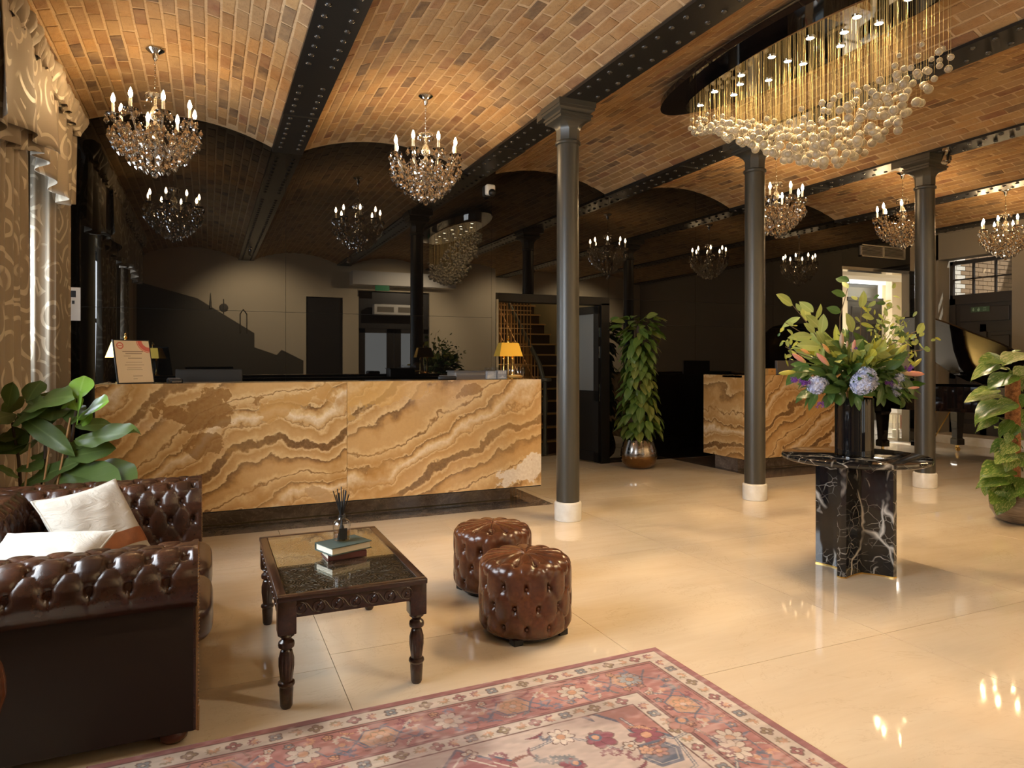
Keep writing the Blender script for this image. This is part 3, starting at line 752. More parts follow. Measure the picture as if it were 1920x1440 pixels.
# ================================================================== RECEPTION DESKS
def desk(name, label, x0, x1, yf, yb, slabs, inset):
    t = thing(name, label, 'desk', ((x0 + x1) / 2, yf, 0)); L = (x1 - x0) / 2
    zb, zt = .185, 1.15
    MB().box((-L + .02, .03, zb + .02), (L - .02, yb - yf, zt - .03)).obj('carcass', m_blackwood, t, None)
    for (a, b, m) in slabs:
        MB().bbox((a - (x0 + x1) / 2 + .001, 0, zb), (b - (x0 + x1) / 2 - .001, .03, zt), .002).obj('onyx_slab', m, t, None)
    for s in (-1, 1):
        MB().bbox((s * L - .001 if s > 0 else -L, .001, zb), (s * L if s > 0 else -L + .02, yb - yf, zt - .001), .0004).obj('onyx_end_slab', slabs[0 if s < 0 else -1][2], t, None)
    MB().bbox((-L, .0305, zt - .03), (L, .36, zt), .002).obj('counter_ledge', slabs[0][2], t, None)
    MB().bbox((-L + .022, .36, zt - .40), (L - .022, yb - yf - .004, zt - .36), .002).obj('worktop', m_blackwood, t, None)
    MB().box((-L + .02, .36, zt - .36), (L - .02, .37, zt - .002)).obj('back_panel', m_blackwood, t, None)
    pl = MB().box((-L + inset, .30, 0), (L - inset, yb - yf, zb + .01)).obj('plinth', m_emperador, t, None)
    MB().box((-L + inset, .292, .012), (L - inset, .30, .022)).obj('bronze_inlay', m_bronzeline, t, None)
    MB().box((-L + .004, .004, zb - .008), (L - .004, .05, zb)).obj('bottom_trim', m_black, t, None)
    return t
D1 = desk('reception_desk', 'long reception desk faced with two banded amber onyx slabs', -.73, 2.78, 5.63, 6.35, [(-.73, 1.029, m_onyx_a), (1.029, 2.78, m_onyx_b)], .18)
D2 = desk('reception_desk', 'shorter onyx reception desk behind the second column', 5.61, 7.71, 6.13, 6.83, [(5.61, 7.71, m_onyx_c)], .18)
ZT = 1.15

# --- items on the long desk
def picture_lamp(x, y, z, label, rz=0):
    t = thing('desk_lamp', label, 'lamp', (x, y, z), rz)
    MB().lathe([(.07, 0), (.07, .012), (.05, .02), (.02, .03)], 24).obj('base', m_brass, t)
    for s in (-1, 1):
        MB().lathe([(.012, .02), (.012, .05), (.008, .06), (.008, .17), (.013, .18), (.013, .195), (.009, .20), (.009, .235)], 12, (s * .045, 0, 0)).obj('post', m_brass, t)
    MB().lathe([(.005, .02), (.005, .36)], 10).obj('stem', m_brass, t)
    mb = MB()
    def rect(hx, hy, zz): return [(-hx, -hy, zz), (hx, -hy, zz), (hx, hy, zz), (-hx, hy, zz)]
    mb.grid([rect(.118, .075, .21), rect(.085, .045, .335), rect(.083, .043, .335), rect(.116, .073, .21)], True)
    mb.obj('shade', m_gold, t, None)
    MB().box((-.084, -.044, .331), (.084, .044, .336)).obj('shade_top', m_gold, t, None)
    for s in (-1, 1): MB().lathe([(.016, .336), (.012, .345), (.0001, .352)], 10, (s * .045, 0, 0)).obj('cap', m_brass, t)
    MB().lathe([(.010, .336), (.012, .35), (.006, .36), (.013, .375), (.006, .388), (.009, .398), (.0001, .412)], 12).obj('finial', m_brass, t)
    MB().ball((0, 0, .27), .022).obj('bulb', mat('lamp_glow', (1, .8, .4), .3, emit=(1, .62, .2), es=12), t, 180)
    return t
p = PY(240, 716, 5.905); picture_lamp(p.x - .015, 5.905, ZT, 'gold desk lamp half hidden behind the framed certificate', .5).scale = (.98, .98, .92)
p = PY(953, 705, 5.92); picture_lamp(p.x, 5.92, ZT, 'gold twin post desk lamp at the right end of the long desk')
# framed certificate leaning on an easel back
pc = PY(256, 717, 5.74)
t = thing('certificate_frame', 'slanting black framed certificate with red corner seal on the desk', 'certificate', (pc.x, 5.76, ZT), math.radians(32))
MC = Matrix.Rotation(math.radians(-14), 4, 'X')
m_cert = mat('certificate_paper', (.74, .58, .36), .45); m_red = mat('certificate_red', (.62, .13, .09), .5); m_ink = mat('certificate_ink', (.30, .20, .12), .6)
MB().bbox((-.135, 0, 0), (.135, .012, .335), .003, MC).obj('frame', m_black, t, None)
MB().box((-.126, -.002, .009), (.126, .001, .326), MC).obj('paper', m_cert, t, None)
mb = MB()
MX = MC @ Matrix.Rotation(PI / 2, 4, 'X')
for (x0, x1, zz, h) in ((-.075, .075, .240, .006), (-.055, .065, .225, .006), (-.07, -.02, .208, .003), (-.04, .06, .190, .006), (-.06, .06, .160, .003), (-.07, .07, .140, .003), (-.055, .05, .118, .003), (-.06, .055, .104, .003), (-.02, .05, .055, .004), (-.02, .01, .035, .003)):
    mb.prism([(x0, zz), (x1, zz), (x1, zz + h), (x0, zz + h)], .002, .0024, MX)
mb.obj('text_lines', m_ink, t, None)
mb = MB()
def arc(cx, cy_, r0, r1, a0, a1, n=14): return [(cx + r1 * math.cos(a0 + (a1 - a0) * i / n), cy_ + r1 * math.sin(a0 + (a1 - a0) * i / n)) for i in range(n + 1)] + [(cx + r0 * math.cos(a1 + (a0 - a1) * i / n), cy_ + r0 * math.sin(a1 + (a0 - a1) * i / n)) for i in range(n + 1)]
mb.prism(arc(.126, .326, .052, .084, PI, 1.5 * PI), .002, .0026, MX).obj('corner_band', m_red, t, None)
MB().prism(arc(.126, .326, .088, .093, PI, 1.5 * PI), .002, .0026, MX).obj('corner_line', m_red, t, None)
MB().prism(arc(-.088, .288, .018, .026, 0, 1.99 * PI, 24), .002, .0026, MX).obj('seal_ring', m_red, t, None)
MB().prism([(-.102, .284), (-.074, .284), (-.074, .291), (-.102, .291)], .002, .0026, MX).obj('seal_bar', m_red, t, None)
MB().prism([(0, 0), (.10, 0), (.07, .26)], -.03, .03, Matrix.Translation((0, .02, 0)) @ Matrix.Rotation(PI / 2, 4, 'Z') @ Matrix.Rotation(PI / 2, 4, 'X') if False else Matrix(((0, 0, 1, 0), (1, 0, 0, .03), (0, 1, 0, 0), (0, 0, 0, 1)))).obj('easel_back', m_black, t, None)
# card terminal
def card_terminal(x, y, label, rz):
    t = thing('card_terminal', label, 'card reader', (x, y, ZT), rz)
    MB().bbox((-.045, -.08, 0), (.045, .08, .032), .008).obj('body', m_black, t, 60)
    MB().bbox((-.038, .0, .03), (.038, .07, .038), .003).obj('screen', m_greyplas, t, 60)
    for i in range(3):
        for j in range(4): MB().box((-.032 + i * .022, -.07 + j * .016, .032), (-.014 + i * .022, -.058 + j * .016, .036)).obj('key', m_greyplas, t, None)
    MB().box((-.03, -.082, .008), (.03, -.079, .014)).obj('card_slot', m_chrome, t, None)
p = PY(327, 716, 5.74); card_terminal(p.x, 5.78, 'black card payment terminal beside the certificate', .2)
p = PY(842, 712, 5.75); card_terminal(p.x, 5.80, 'silver edged card terminal left of the grey printer', 1.3)
# monitors behind the ledge
def monitor(x, y, w_, h_, zb, label, m=m_black):
    t = thing('monitor', label, 'monitor', (x, y, ZT - .36))
    MB().bbox((-w_ / 2, -.02, zb), (w_ / 2, .02, zb + h_), .006).obj('housing', m, t, None)
    MB().box((-w_ / 2 + .01, .02, zb + .01), (w_ / 2 - .01, .022, zb + h_ - .01)).obj('screen', m_blackgloss, t, None)
    MB().box((-.03, -.05, 0.01), (.03, -.02, zb + h_ * .5)).obj('stem', m_black, t, None)
    MB().bbox((-.12, -.09, 0), (.12, .08, .014), .004).obj('foot', m_black, t, None)
    MB().bbox((-w_ * .28, -.045, zb + .35 * h_ - .02), (w_ * .28, -.02, zb + .35 * h_ + .02), .006).obj('rear_hinge', m_greyplas, t, None)
p = PY(393, 700, 6.15); monitor(p.x, 6.15, .50, .36, .10, 'wide black monitor back showing over the left half of the desk')
t = thing('printer', 'grey office printer on the desk left of the acrylic leaflet holder', 'printer', tuple(PY(877, 711, 6.06).xy) + (ZT - .36,))
MB().bbox((-.16, -.10, 0), (.16, .14, .43), .015).obj('body', mat('printer_grey', (.14, .125, .11), .45), t, 60)
MB().bbox((-.15, -.112, .30), (.15, -.10, .40), .004).obj('front_panel', m_greyplas, t, None)
MB().box((-.165, -.105, .425), (.165, .145, .435)).obj('lid', m_greyplas, t, None)
# acrylic leaflet holder
p = PY(931, 711, 5.74)
t = thing('leaflet_holder', 'clear acrylic holder of grey cards near the desk end', 'holder', (p.x, 5.72, ZT))
m_acryl = thin_glass('acrylic', (.92, .93, .95), 1.5)
MB().box((-.10, 0, 0), (.10, .004, .085)).box((-.10, .06, 0), (.10, .064, .11)).box((-.10, 0, 0), (.10, .064, .004)).box((-.10, 0, 0), (-.097, .064, .085)).box((.097, 0, 0), (.10, .064, .085)).box((-.002, 0, 0), (.002, .064, .085)).obj('tray', m_acryl, t, None)
mb = MB(); MBc = mat('card_print', (.50, .50, .50), .6)
for s, h in ((-1, .075), (1, .08)): MB().box((s * .05 - .045, .012, .005), (s * .05 + .045, .045, h)).obj('card_stack', MBc, t, None)
for k in range(6): mb.box((-.09, .010, .012 + k * .009), (-.012 - .02 * (k % 2), .0119, .016 + k * .009))
for k in range(4): mb.box((.015 + k * .02, .010, .05), (.028 + k * .02, .0119, .072))
mb.prism([(.02, .015), (.04, .02), (.055, .035), (.07, .02), (.088, .018), (.088, .012), (.02, .010)], 0, .001, Matrix.Translation((0, .0118, 0)) @ Matrix.Rotation(PI / 2, 4, 'X')); mb.obj('card_artwork', m_white, t, None)
# glass globe bowl
p = PY(966, 708, 5.735)
t = thing('globe_bowl', 'round clear glass globe with amber sand at the desk end', 'bowl', (p.x, 5.735, ZT))
prof = [(.035, 0), (.05, .004), (.072, .02), (.084, .045), (.088, .075), (.083, .105), (.068, .132), (.05, .146)]
MB().lathe(prof, 40, cap=False).obj('glass', thin_glass('globe_glass', (.93, .93, .90), 1.5), t, 180)
MB().lathe([(.0001, .006), (.06, .016), (.072, .03), (.05, .036), (.0001, .042)], 24, cap=False).obj('sand', mat('amber_sand', (.75, .50, .16), .8), t, 60)
# items on the second desk
p = PY(1443, 699, 6.25)
t = thing('card_box', 'small orange wooden box on the shorter desk', 'box', (p.x, 6.24, ZT))
MB().bbox((-.06, -.03, 0), (.06, .03, .075), .004).obj('body', mat('box_orange', (.62, .33, .09), .5), t, None)
MB().box((-.012, -.032, .035), (.012, -.03, .05)).obj('clasp', m_brass, t, None)
p = PY(1478, 690, 6.7); monitor(p.x, 6.66, .5, .36, .17, 'dark monitor over the shorter desk behind the flowers', m_greyplas)
# ================================================================== LEATHER SEATING
def leather(name, dark, mid, hi, rough):
    m = mat(name, mid, rough, spec=.5, coat=.1, cr=.12)
    g = NT(m); f1, _ = g.noise(g.pos(), 5, 4, .6); f2, _ = g.noise(g.pos(), 60, 4, .6); f3, _ = g.noise(g.pos(), 260, 2)
    c = g.ramp(f1, [(.3, dark), (.55, mid), (.78, hi)]); c = g.mix(g.ramp(f2, [(.35, (.4,) * 3), (.6, (0,) * 3)]), c, dark); g.col(c)
    g.bump(g.math('ADD', g.math('MULTIPLY', f2, .6), g.math('MULTIPLY', f3, .4)), .14, .004)
    return m
m_leather = leather('oxblood_leather', (.016, .006, .003), (.042, .015, .007), (.10, .034, .013), .27)
m_tan = leather('chestnut_leather', (.045, .014, .006), (.105, .033, .012), (.175, .060, .022), .26)
m_leather_shade = mat('leather_shaded', (.012, .006, .004), .6, spec=.3)  # sofa leather again, darkened to put shade into the side panels
m_button = mat('leather_button', (.05, .018, .008), .35)
m_stud = mat('brass_stud', (.30, .19, .09), .35, 1.0)

def tuft_h(p, q, depth):
    """p, q: lattice coordinates (buttons at q integer, p integer + q/2); returns height <= 0"""
    u = p + q / 2; v = p - q / 2
    a, b = abs(math.sin(PI * u)), abs(math.sin(PI * v))
    r2 = math.hypot(a, b)
    hole = math.exp(-(r2 / .38) ** 2) * .8 + .2 * math.exp(-(r2 / .75) ** 2)
    crease = 1 - (min(a, b) / (min(a, b) + .05))
    pill = (a * b) ** .35
    return depth * (.09 * pill - .80 * hole - .20 * crease * (1 - hole * .6) - .06)

def tufted(name, S, L, prof_len, ns, nr, a, rows, s0, depth, m, parent, tail=None, name_btn='button'):
    """S(s, r) -> (point, normal). rows: list of r positions of the button rows."""
    b = rows[1] - rows[0] if len(rows) > 1 else .1
    pts = []
    for j in range(nr + 1):
        r = prof_len * j / nr; row = []
        for i in range(ns + 1):
            s = L * i / ns
            p_ = (s - s0) / a; q = (r - rows[0]) / b
            e = min(1, s / .03, (L - s) / .03) ; e = max(0, e)
            lo, hi = -1.0, len(rows) - 0.0
            if q < -.0:
                wgt = max(0, 1 + q * .8)
                h = depth * (-.62 * math.exp(-((math.hypot(math.sin(PI * p_), q * 1.6)) / .42) ** 2) - .10 * math.exp(-(abs(math.sin(PI * p_)) / .10)) - .04)
                if tail != 'low': h = tuft_h(p_, q, depth) * wgt
            elif q > len(rows) - 1:
                qq = q - (len(rows) - 1); pp = p_ - ((len(rows) - 1) % 2) * .5
                h = depth * (-.62 * math.exp(-((math.hypot(math.sin(PI * pp), qq * 1.6)) / .42) ** 2) - .14 * math.exp(-(abs(math.sin(PI * pp)) / .08)) * max(0, 1 - qq * .35) - .03)
            else: h = tuft_h(p_, q, depth)
            P0, N = S(s, r); row.append(P0 + N * h * e)
        pts.append(row)
    o = MB().grid(pts).obj(name, m, parent, 180)
    bm = MB().ball((0, 0, 0), .011, 10, 6, (1, 1, .5)).mesh(name_btn, 180); bm.materials.append(m_button)
    for k, r in enumerate(rows):
        n = int(L / a) + 2
        for i in range(-n, n):
            s = s0 + a * (i + (.5 if k % 2 else 0))
            if s < .035 or s > L - .035: continue
            P0, N = S(s, r)
            inst(name_btn, bm, o, Matrix.Translation(P0 - N * depth * .66) @ N.to_track_quat('Z', 'Y').to_matrix().to_4x4())
    return o
def arcprofile(segs):
    """polyline with rounded sampling -> function r -> (x, z, nx, nz), length"""
    pts = [Vector(p) for p in segs]
    ln = [0]
    for i in range(len(pts) - 1): ln.append(ln[-1] + (pts[i + 1] - pts[i]).length)
    def f(r):
        r = max(0, min(ln[-1] - 1e-6, r)); i = max(k for k in range(len(pts) - 1) if ln[k] <= r)
        t = (r - ln[i]) / (ln[i + 1] - ln[i]); p = pts[i].lerp(pts[i + 1], t)
        def tang(k):
            k0, k1 = max(0, k - 1), min(len(pts) - 1, k + 1); return (pts[k1] - pts[k0]).normalized()
        d = tang(i).lerp(tang(i + 1), t).normalized()
        return p, Vector((d.y, -d.x))
    return f, ln[-1]
# scroll arm cross-section in local (outward o, z): starts low on the inner face, over the top, down round the outer roll
def armprof(h, rr, thick, zlow):
    pts = [(-thick, zlow), (-thick, h - rr * 1.1)]
    c = (-.012, h - rr)
    n = 18
    # inner shoulder to top
    pts += [(-thick + .02, h - rr * .45), (-thick + .06, h - .012)]
    for i in range(n + 1):
        a = math.radians(112) - math.radians(255) * i / n
        pts.append((c[0] + .055 * 0 + rr * math.cos(a), c[1] + rr * math.sin(a)))
    return pts
sofa = thing('chesterfield_sofa', 'dark brown button-tufted leather chesterfield sofa under the window', 'sofa', (-.55, 3.35, 0))
OX, OY = -.55, 3.35
AH, RR, TH = .690, .104, .20
xf, xbk = -.035, -.99           # front and back of the arms (world x)
ynear, yfar = 2.585, 4.17      # outer planes of the two arms
Lx = xf - xbk
def arm(side):
    yo = (ynear if side < 0 else yfar)
    prof = armprof(AH, RR, TH, .34)
    f, pl = arcprofile([(p[0], p[1]) for p in prof])
    def S(s, r):
        p, n = f(r)
        yy = yo + side * (p.x)
        return Vector((xf - s - OX, yy - OY, p.y)), Vector((0, side * -n.x, -n.y))
    # locate rows: outer face first
    best = []
    for target in ((.088, AH - RR - .002),):
        pass
    r_out = min((abs((f(r)[0] - Vector((RR - .012 - .0, AH - RR + .012))).length), r) for r in [pl * k / 800 for k in range(800)])[1]
    rows_ = [r_out - .098 * k for k in range(0, 6) if r_out - .098 * k > .03][::-1]
    return tufted('arm_upholstery', S, Lx, pl, 150, 120, .1095, rows_, .088 + (.0 if len(rows_) % 2 else .0547), .045, m_leather, sofa), f, pl, prof
# signs: check normal orientation with a test point on the top
A1, f1_, pl1, prof1 = arm(-1)
A2, f2_, pl2, prof2 = arm(1)
for side, yo in ((-1, ynear), (1, yfar)):
    # outer flat side panel and scroll front
    y0_, y1_ = (yo, yo + .17) if side < 0 else (yo - .17, yo)
    MB().bbox((xbk - OX, y0_ - OY, .055), (xf - OX - .002, y1_ - OY, AH - RR - .03), .008).obj('side_panel', m_leather_shade, sofa, 60)
    MB().tube([(xbk - OX, yo - OY - side * .012, AH - RR), (xf - OX - .006, yo - OY - side * .012, AH - RR)], RR * .80, 24).obj('arm_core', m_leather, sofa, 60)
    poly = [(p[0], p[1]) for p in prof1] + [(0, AH - RR * 1.85), (.0, .06), (-TH, .06)]
    mm = Matrix(((0, 0, 1, xf - OX - .01), (side, 0, 0, yo - OY), (0, 1, 0, 0), (0, 0, 0, 1)))
    fr_ = MB().prism(poly if side < 0 else poly[::-1], 0, .014, mm).obj('scroll_front', m_leather, sofa, None)
    mb = MB(); acc = 0; last = None
    for i in range(len(poly) - 1):
        a_, b_ = Vector(poly[i]), Vector(poly[i + 1]); n_ = int((b_ - a_).length / .014) + 1
        for k in range(n_):
            q = a_.lerp(b_, k / n_); mb.ball(tuple(mm @ Vector((q.x * .94, q.y * .985, .014))), .004, 5, 3)
    tag(mb.obj('stud_line', m_stud, fr_, 180), kind='stuff')
    # piping along the side panel
    MB().tube([(xf - OX, yo - OY, .06), (xf - OX, yo - OY, AH - RR * 1.8)], .004, 6).obj('piping', m_stud, sofa, 60)
# back
fb, plb = arcprofile([(p[0], p[1]) for p in armprof(AH + .005, RR, .24, .34)])
Ly = yfar - ynear - .0
def SB(s, r):
    p, n = fb(r)
    return Vector((xbk - p.x - .03 - OX, ynear + s - OY, p.y)), Vector((n.x, 0, -n.y))
r_o = plb * .52
tufted('back_upholstery', SB, Ly, plb, 190, 110, .1125, [.06 + .09 * k for k in range(6)], .05, .045, m_leather, sofa)
MB().bbox((xbk - OX - .02, ynear - OY + .03, .055), (xbk - OX + .12, yfar - OY - .03, AH - RR), .01).obj('back_panel', m_leather, sofa, 60)
# base, seat cushions, feet
MB().bbox((xbk - OX, ynear - OY + .05, .055), (xf - OX - .005, yfar - OY - .05, .235), .012).obj('seat_base', m_leather, sofa, 60)
def cushion_mb(lo, hi, puff, n=16, e=5):
    cx_, cy_, cz_ = [(a + b) / 2 for a, b in zip(lo, hi)]; hx, hy, hz = [(b - a) / 2 for a, b in zip(lo, hi)]
    bm = bmesh.new(); bmesh.ops.create_cube(bm, size=2); bmesh.ops.subdivide_edges(bm, edges=bm.edges, cuts=n, use_grid_fill=True)
    for q in bm.verts:
        x, y, z = q.co; k = (abs(x) ** e + abs(y) ** e + abs(z) ** e) ** (1 / e); x, y, z = x / k, y / k, z / k
        z *= 1 + puff * (1 - x * x) * (1 - y * y)
        q.co = Vector((cx_ + hx * x, cy_ + hy * y, cz_ + hz * z))
    return bm
ym = (ynear + yfar) / 2
for y0_, y1_ in ((ynear + TH + .005, ym - .003), (ym + .003, yfar - TH - .005)):
    o = MB().bm(cushion_mb((xbk + .22 - OX, y0_ - OY, .235), (xf + .055 - OX, y1_ - OY, .405), .12)).obj('seat_cushion', m_leather, sofa, 180)
m_bun = mat('mahogany_bun', (.075, .018, .008), .25)
for (fx, fy) in ((xf - .075, ynear + .075), (xf - .075, yfar - .075), (xbk + .06, ynear + .075), (xbk + .06, yfar - .075)):
    MB().lathe([(.028, 0), (.045, .015), (.048, .032), (.036, .05), (.034, .06)], 18, (fx - OX, fy - OY, 0)).obj('bun_foot', m_bun, sofa, 60)

# --- cushions
m_linen = mat('cream_linen', (.48, .435, .37), .85, spec=.2)
g = NT(m_linen); f1, _ = g.noise(g.pos((1, 1, 2.2)), 9, 4, .6, 1.2); f2, _ = g.noise(g.pos(), 420, 2); g.bump(g.math('ADD', f1, g.math('MULTIPLY', f2, .08)), .38, .03)
m_strip = mat('leather_strip', (.23, .072, .022), .42); g = NT(m_strip); f1, _ = g.noise(g.pos(), 14, 4); g.col(g.ramp(f1, [(.3, (.16, .045, .014)), (.7, (.30, .10, .032))]))
def pillow(name, label, c, right, up, size, thick, strip=True):
    t = thing(name, label, 'cushion', c, group=None)
    rx = Vector(right).normalized(); uz = Vector(up).normalized(); uz = (uz - rx * uz.dot(rx)).normalized(); nz = rx.cross(uz)
    n = 26
    def pt(a, b, s, off=0):
        k = (1 - abs(a) ** 2.6) * (1 - abs(b) ** 2.6)
        z = thick / 2 * max(k, 0) ** .55 + .004 + off
        pin = 1 - .10 * (1 - abs(b) ** 2) * (abs(a) ** 4); pin2 = 1 - .10 * (1 - abs(a) ** 2) * (abs(b) ** 4)
        w_ = .006 * math.sin(9 * a + 3 * b) * math.sin(7 * b)
        return rx * (a * size / 2 * pin) + uz * (b * size / 2 * pin2) + nz * s * (z + w_ * k)
    mb = MB()
    for s in (1, -1):
        rows = [[pt(-1 + 2 * i / n, -1 + 2 * j / n, s) for i in range(n + 1)] for j in range(n + 1)]
        if s < 0: rows = [r[::-1] for r in rows]
        mb.grid(rows)
    edge = [pt(-1 + 2 * i / n, -1, 0) for i in range(n)] + [pt(1, -1 + 2 * i / n, 0) for i in range(n)] + [pt(1 - 2 * i / n, 1, 0) for i in range(n)] + [pt(-1, 1 - 2 * i / n, 0) for i in range(n + 1)]
    mb.obj('cover', m_linen, t, 180)
    MB().tube(edge, .005, 6).obj('seam', m_linen, t, 180)
    if strip:
        mb = MB()
        for s in (1, -1):
            rows = [[pt(-1 + 2 * i / n, -.72 + .36 * j / 5, s, .003) for i in range(n + 1)] for j in range(6)]
            if s < 0: rows = [r[::-1] for r in rows]
            mb.grid(rows)
        mb.obj('leather_strip', m_strip, t, 180)
    return t
pillow('scatter_cushion', 'cream linen cushion with a tan leather band, leaning in the sofa corner', (-.475, 3.69, .545), (.70, .70, .08), (-.38, .38, .82), .41, .15)
pillow('scatter_cushion', 'cream cushion lying behind the near sofa arm, only its top edges showing', (-.60, 3.08, .53), (.92, -.36, .02), (.22, .62, .36), .42, .13)

# --- armchair at the very edge of the picture
ac_ = thing('armchair', 'reddish brown leather armchair, only its curved arm edge in the picture at left', 'armchair', (-.785, 1.575, 0), math.radians(90))
mb = MB(); f, pl = arcprofile([(.0, .06), (.0, .38), (.03, .47), (.055, .56), (.04, .64), (-.03, .675), (-.10, .64), (-.12, .56), (-.11, .06)])
def chair_arm(s):
    rows = []
    for j in range(41):
        p, n = f(pl * j / 40); rows.append([Vector((-.35 + .7 * i / 10, s * (p.x + .30), p.y)) for i in range(11)])
    return rows
for s in (-1, 1):
    mb = MB().grid(chair_arm(s)); ends = [chair_arm(s)[j][10] for j in range(41)]; mb.add([tuple(q) for q in ends], [tuple(range(41))]); mb.obj('arm', m_tan, ac_, 60)
    MB().tube([q + Vector((.004, 0, 0)) for q in ends], .007, 6).obj('arm_piping', m_tan, ac_, 60)
MB().bm(cushion_mb((-.28, -.25, .26), (.37, .25, .45), .15)).obj('seat_cushion', m_tan, ac_, 180)
MB().bbox((-.34, -.29, .08), (.33, .29, .27), .02).obj('seat_base', m_tan, ac_, 60)
MB().bm(cushion_mb((-.45, -.40, .10), (-.27, .40, .86), .2)).obj('backrest', m_tan, ac_, 180)
for fx in (-.3, .3):
    for fy in (-.3, .3): MB().lathe([(.02, 0), (.03, .07), (.03, .09)], 12, (fx, fy, 0)).obj('leg', m_bun, ac_, 60)

# ================================================================== OTTOMANS
def ottoman(x, y, r, h, label, rot):
    t = thing('tufted_ottoman', label, 'ottoman', (x, y, 0), rot, 'round tufted leather ottomans')
    na, nj = 168, 70; zb = .03; n12 = 12
    rc = .055
    prof = [(r - .028, zb)] + [(r - .012, zb + .012), (r, zb + .035)] + [(r, zb + .035 + (h - rc - zb - .035) * k / 12) for k in range(1, 13)] + [(r - rc + rc * math.cos(PI / 2 * k / 6), h - rc + rc * math.sin(PI / 2 * k / 6)) for k in range(1, 7)] + [(r - rc - (r - rc) * k / 8, h + .012 * math.sin(PI / 2 * k / 8)) for k in range(1, 9)]
    prof[-1] = (.0001, prof[-1][1])
    f, pl = arcprofile(prof)
    rows = [.062, .062 + .093, .062 + .186]; rows_z = rows
    r_top = pl - (r * .69)
    pts = []
    for j in range(nj + 1):
        s = pl * j / nj; p, n = f(s); row = []
        for i in range(na):
            a = 2 * PI * i / na; pa = a / (2 * PI / n12)
            N = Vector((n.x * math.cos(a), n.x * math.sin(a), n.y)); N = -N if (n.x < 0) else N
            q = (s - rows[0]) / .093
            d = .038
            if s > r_top:      # top: petals meeting in the centre
                rad = max(p.x, 0) / (r * .69)
                hole = math.exp(-((math.hypot(math.sin(PI * (pa - .5)) * .9, (s - r_top) / .065)) / .42) ** 2)
                cr = 1 - min(1, abs(math.sin(PI * (pa - .5) / 2 * 1)) ) * 0
                w_ = abs(math.sin(PI * (pa - .5))) * rad
                h_ = d * (-.62 * hole - .26 * math.exp(-w_ / .10) * (1 - hole) + .05 - .25 * math.exp(-(rad / .16) ** 2))
            elif q < 0:
                h_ = d * (-.62 * math.exp(-((math.hypot(math.sin(PI * pa), q * 1.6)) / .42) ** 2) - .18 * math.exp(-abs(math.sin(PI * pa)) / .06) - .03)
                h_ *= max(.2, min(1, s / .03))
            else:
                b2 = (r_top - rows[0]) / 3
                q = (s - rows[0]) / .093 if s < rows[2] else 2 + (s - rows[2]) / (r_top - rows[2])
                h_ = tuft_h(pa, q, d)
            row.append(Vector((p.x * math.cos(a), p.x * math.sin(a), p.y)) + N * h_)
        pts.append(row)
    o = MB().grid(pts, True).obj('cover', m_tan, t, 180)
    bm = MB().ball((0, 0, 0), .009, 10, 6, (1, 1, .55)).mesh('button', 180); bm.materials.append(m_tan)
    for k, s in enumerate(rows + [r_top]):
        for i in range(n12):
            a = (i + (.5 if k % 2 else 0)) * 2 * PI / n12; p, n = f(s)
            N = Vector((n.x * math.cos(a), n.x * math.sin(a), n.y)); N = -N if n.x < 0 else N
            q = Vector((p.x * math.cos(a), p.x * math.sin(a), p.y)) - N * .019
            inst('button', bm, o, Matrix.Translation(q) @ N.to_track_quat('Z', 'Y').to_matrix().to_4x4())
    MB().lathe([(r - .05, .012), (r - .05, .05)], 32).obj('base_disc', m_black, t, 60)
    for i in range(4):
        a = PI / 4 + i * PI / 2; MB().bbox((-.025, -.025, 0), (.025, .025, .03), .004, Matrix.Translation(((r - .05) * math.cos(a), (r - .05) * math.sin(a), 0))).obj('foot', m_black, t, None)
    return t
ottoman(1.42, 3.055, .228, .375, 'nearer round chestnut leather ottoman, tufted, by the rug', .12)
ottoman(1.505, 3.685, .226, .375, 'farther round chestnut leather ottoman, partly behind the other', .35)

# ================================================================== COFFEE TABLE
m_dwood = mat('carved_dark_wood', (.05, .02, .012), .28, coat=.3, cr=.12)
g = NT(m_dwood); f1, _ = g.noise(g.pos((14, 1.5, 14)), 5, 5, .6, .8); g.col(g.ramp(f1, [(.3, (.012, .005, .003)), (.6, (.034, .013, .007)), (.8, (.065, .025, .012))]))
m_carv = mat('carved_panel', (.11, .05, .02), .38)
g = NT(m_carv); p_ = g.pos(); _, w1 = g.noise(p_, 9, 2); vv = g.n('ShaderNodeVectorMath', {0: p_, 1: g.n('ShaderNodeVectorMath', {0: w1, 1: (.05, .05, .05)}, operation='MULTIPLY').outputs[0]}, operation='ADD').outputs[0]
vo = g.n('ShaderNodeTexVoronoi', {'Vector': vv, 'Scale': 17}, feature='F1').outputs['Distance']
rings = g.math('SINE', g.math('MULTIPLY', vo, 34)); f1, _ = g.noise(p_, 22, 3)
g.col(g.mix(g.ramp(rings, [(.45, (0,) * 3), (.75, (1,) * 3)]), (.075, .036, .016), (.22, .12, .055)))
g.bump(g.math('ADD', rings, g.math('MULTIPLY', f1, .6)), .7, .012)
tb = thing('coffee_table', 'carved dark wood coffee table with a glass top and turned legs', 'table', (.528, 3.195, 0))
hx, hy, zt = .292, .49, .432
MB().bbox((-hx, -hy, zt - .022), (hx, -hy + .036, zt), .004).bbox((-hx, hy - .036, zt - .022), (hx, hy, zt), .004).bbox((-hx, -hy + .036, zt - .022), (-hx + .036, hy - .036, zt), .004).bbox((hx - .036, -hy + .036, zt - .022), (hx, hy - .036, zt), .004).obj('top_frame', m_dwood, tb, 60)
MB().box((-hx + .03, -hy + .03, zt - .03), (hx - .03, hy - .03, zt - .012)).obj('carved_panel', m_carv, tb, None)
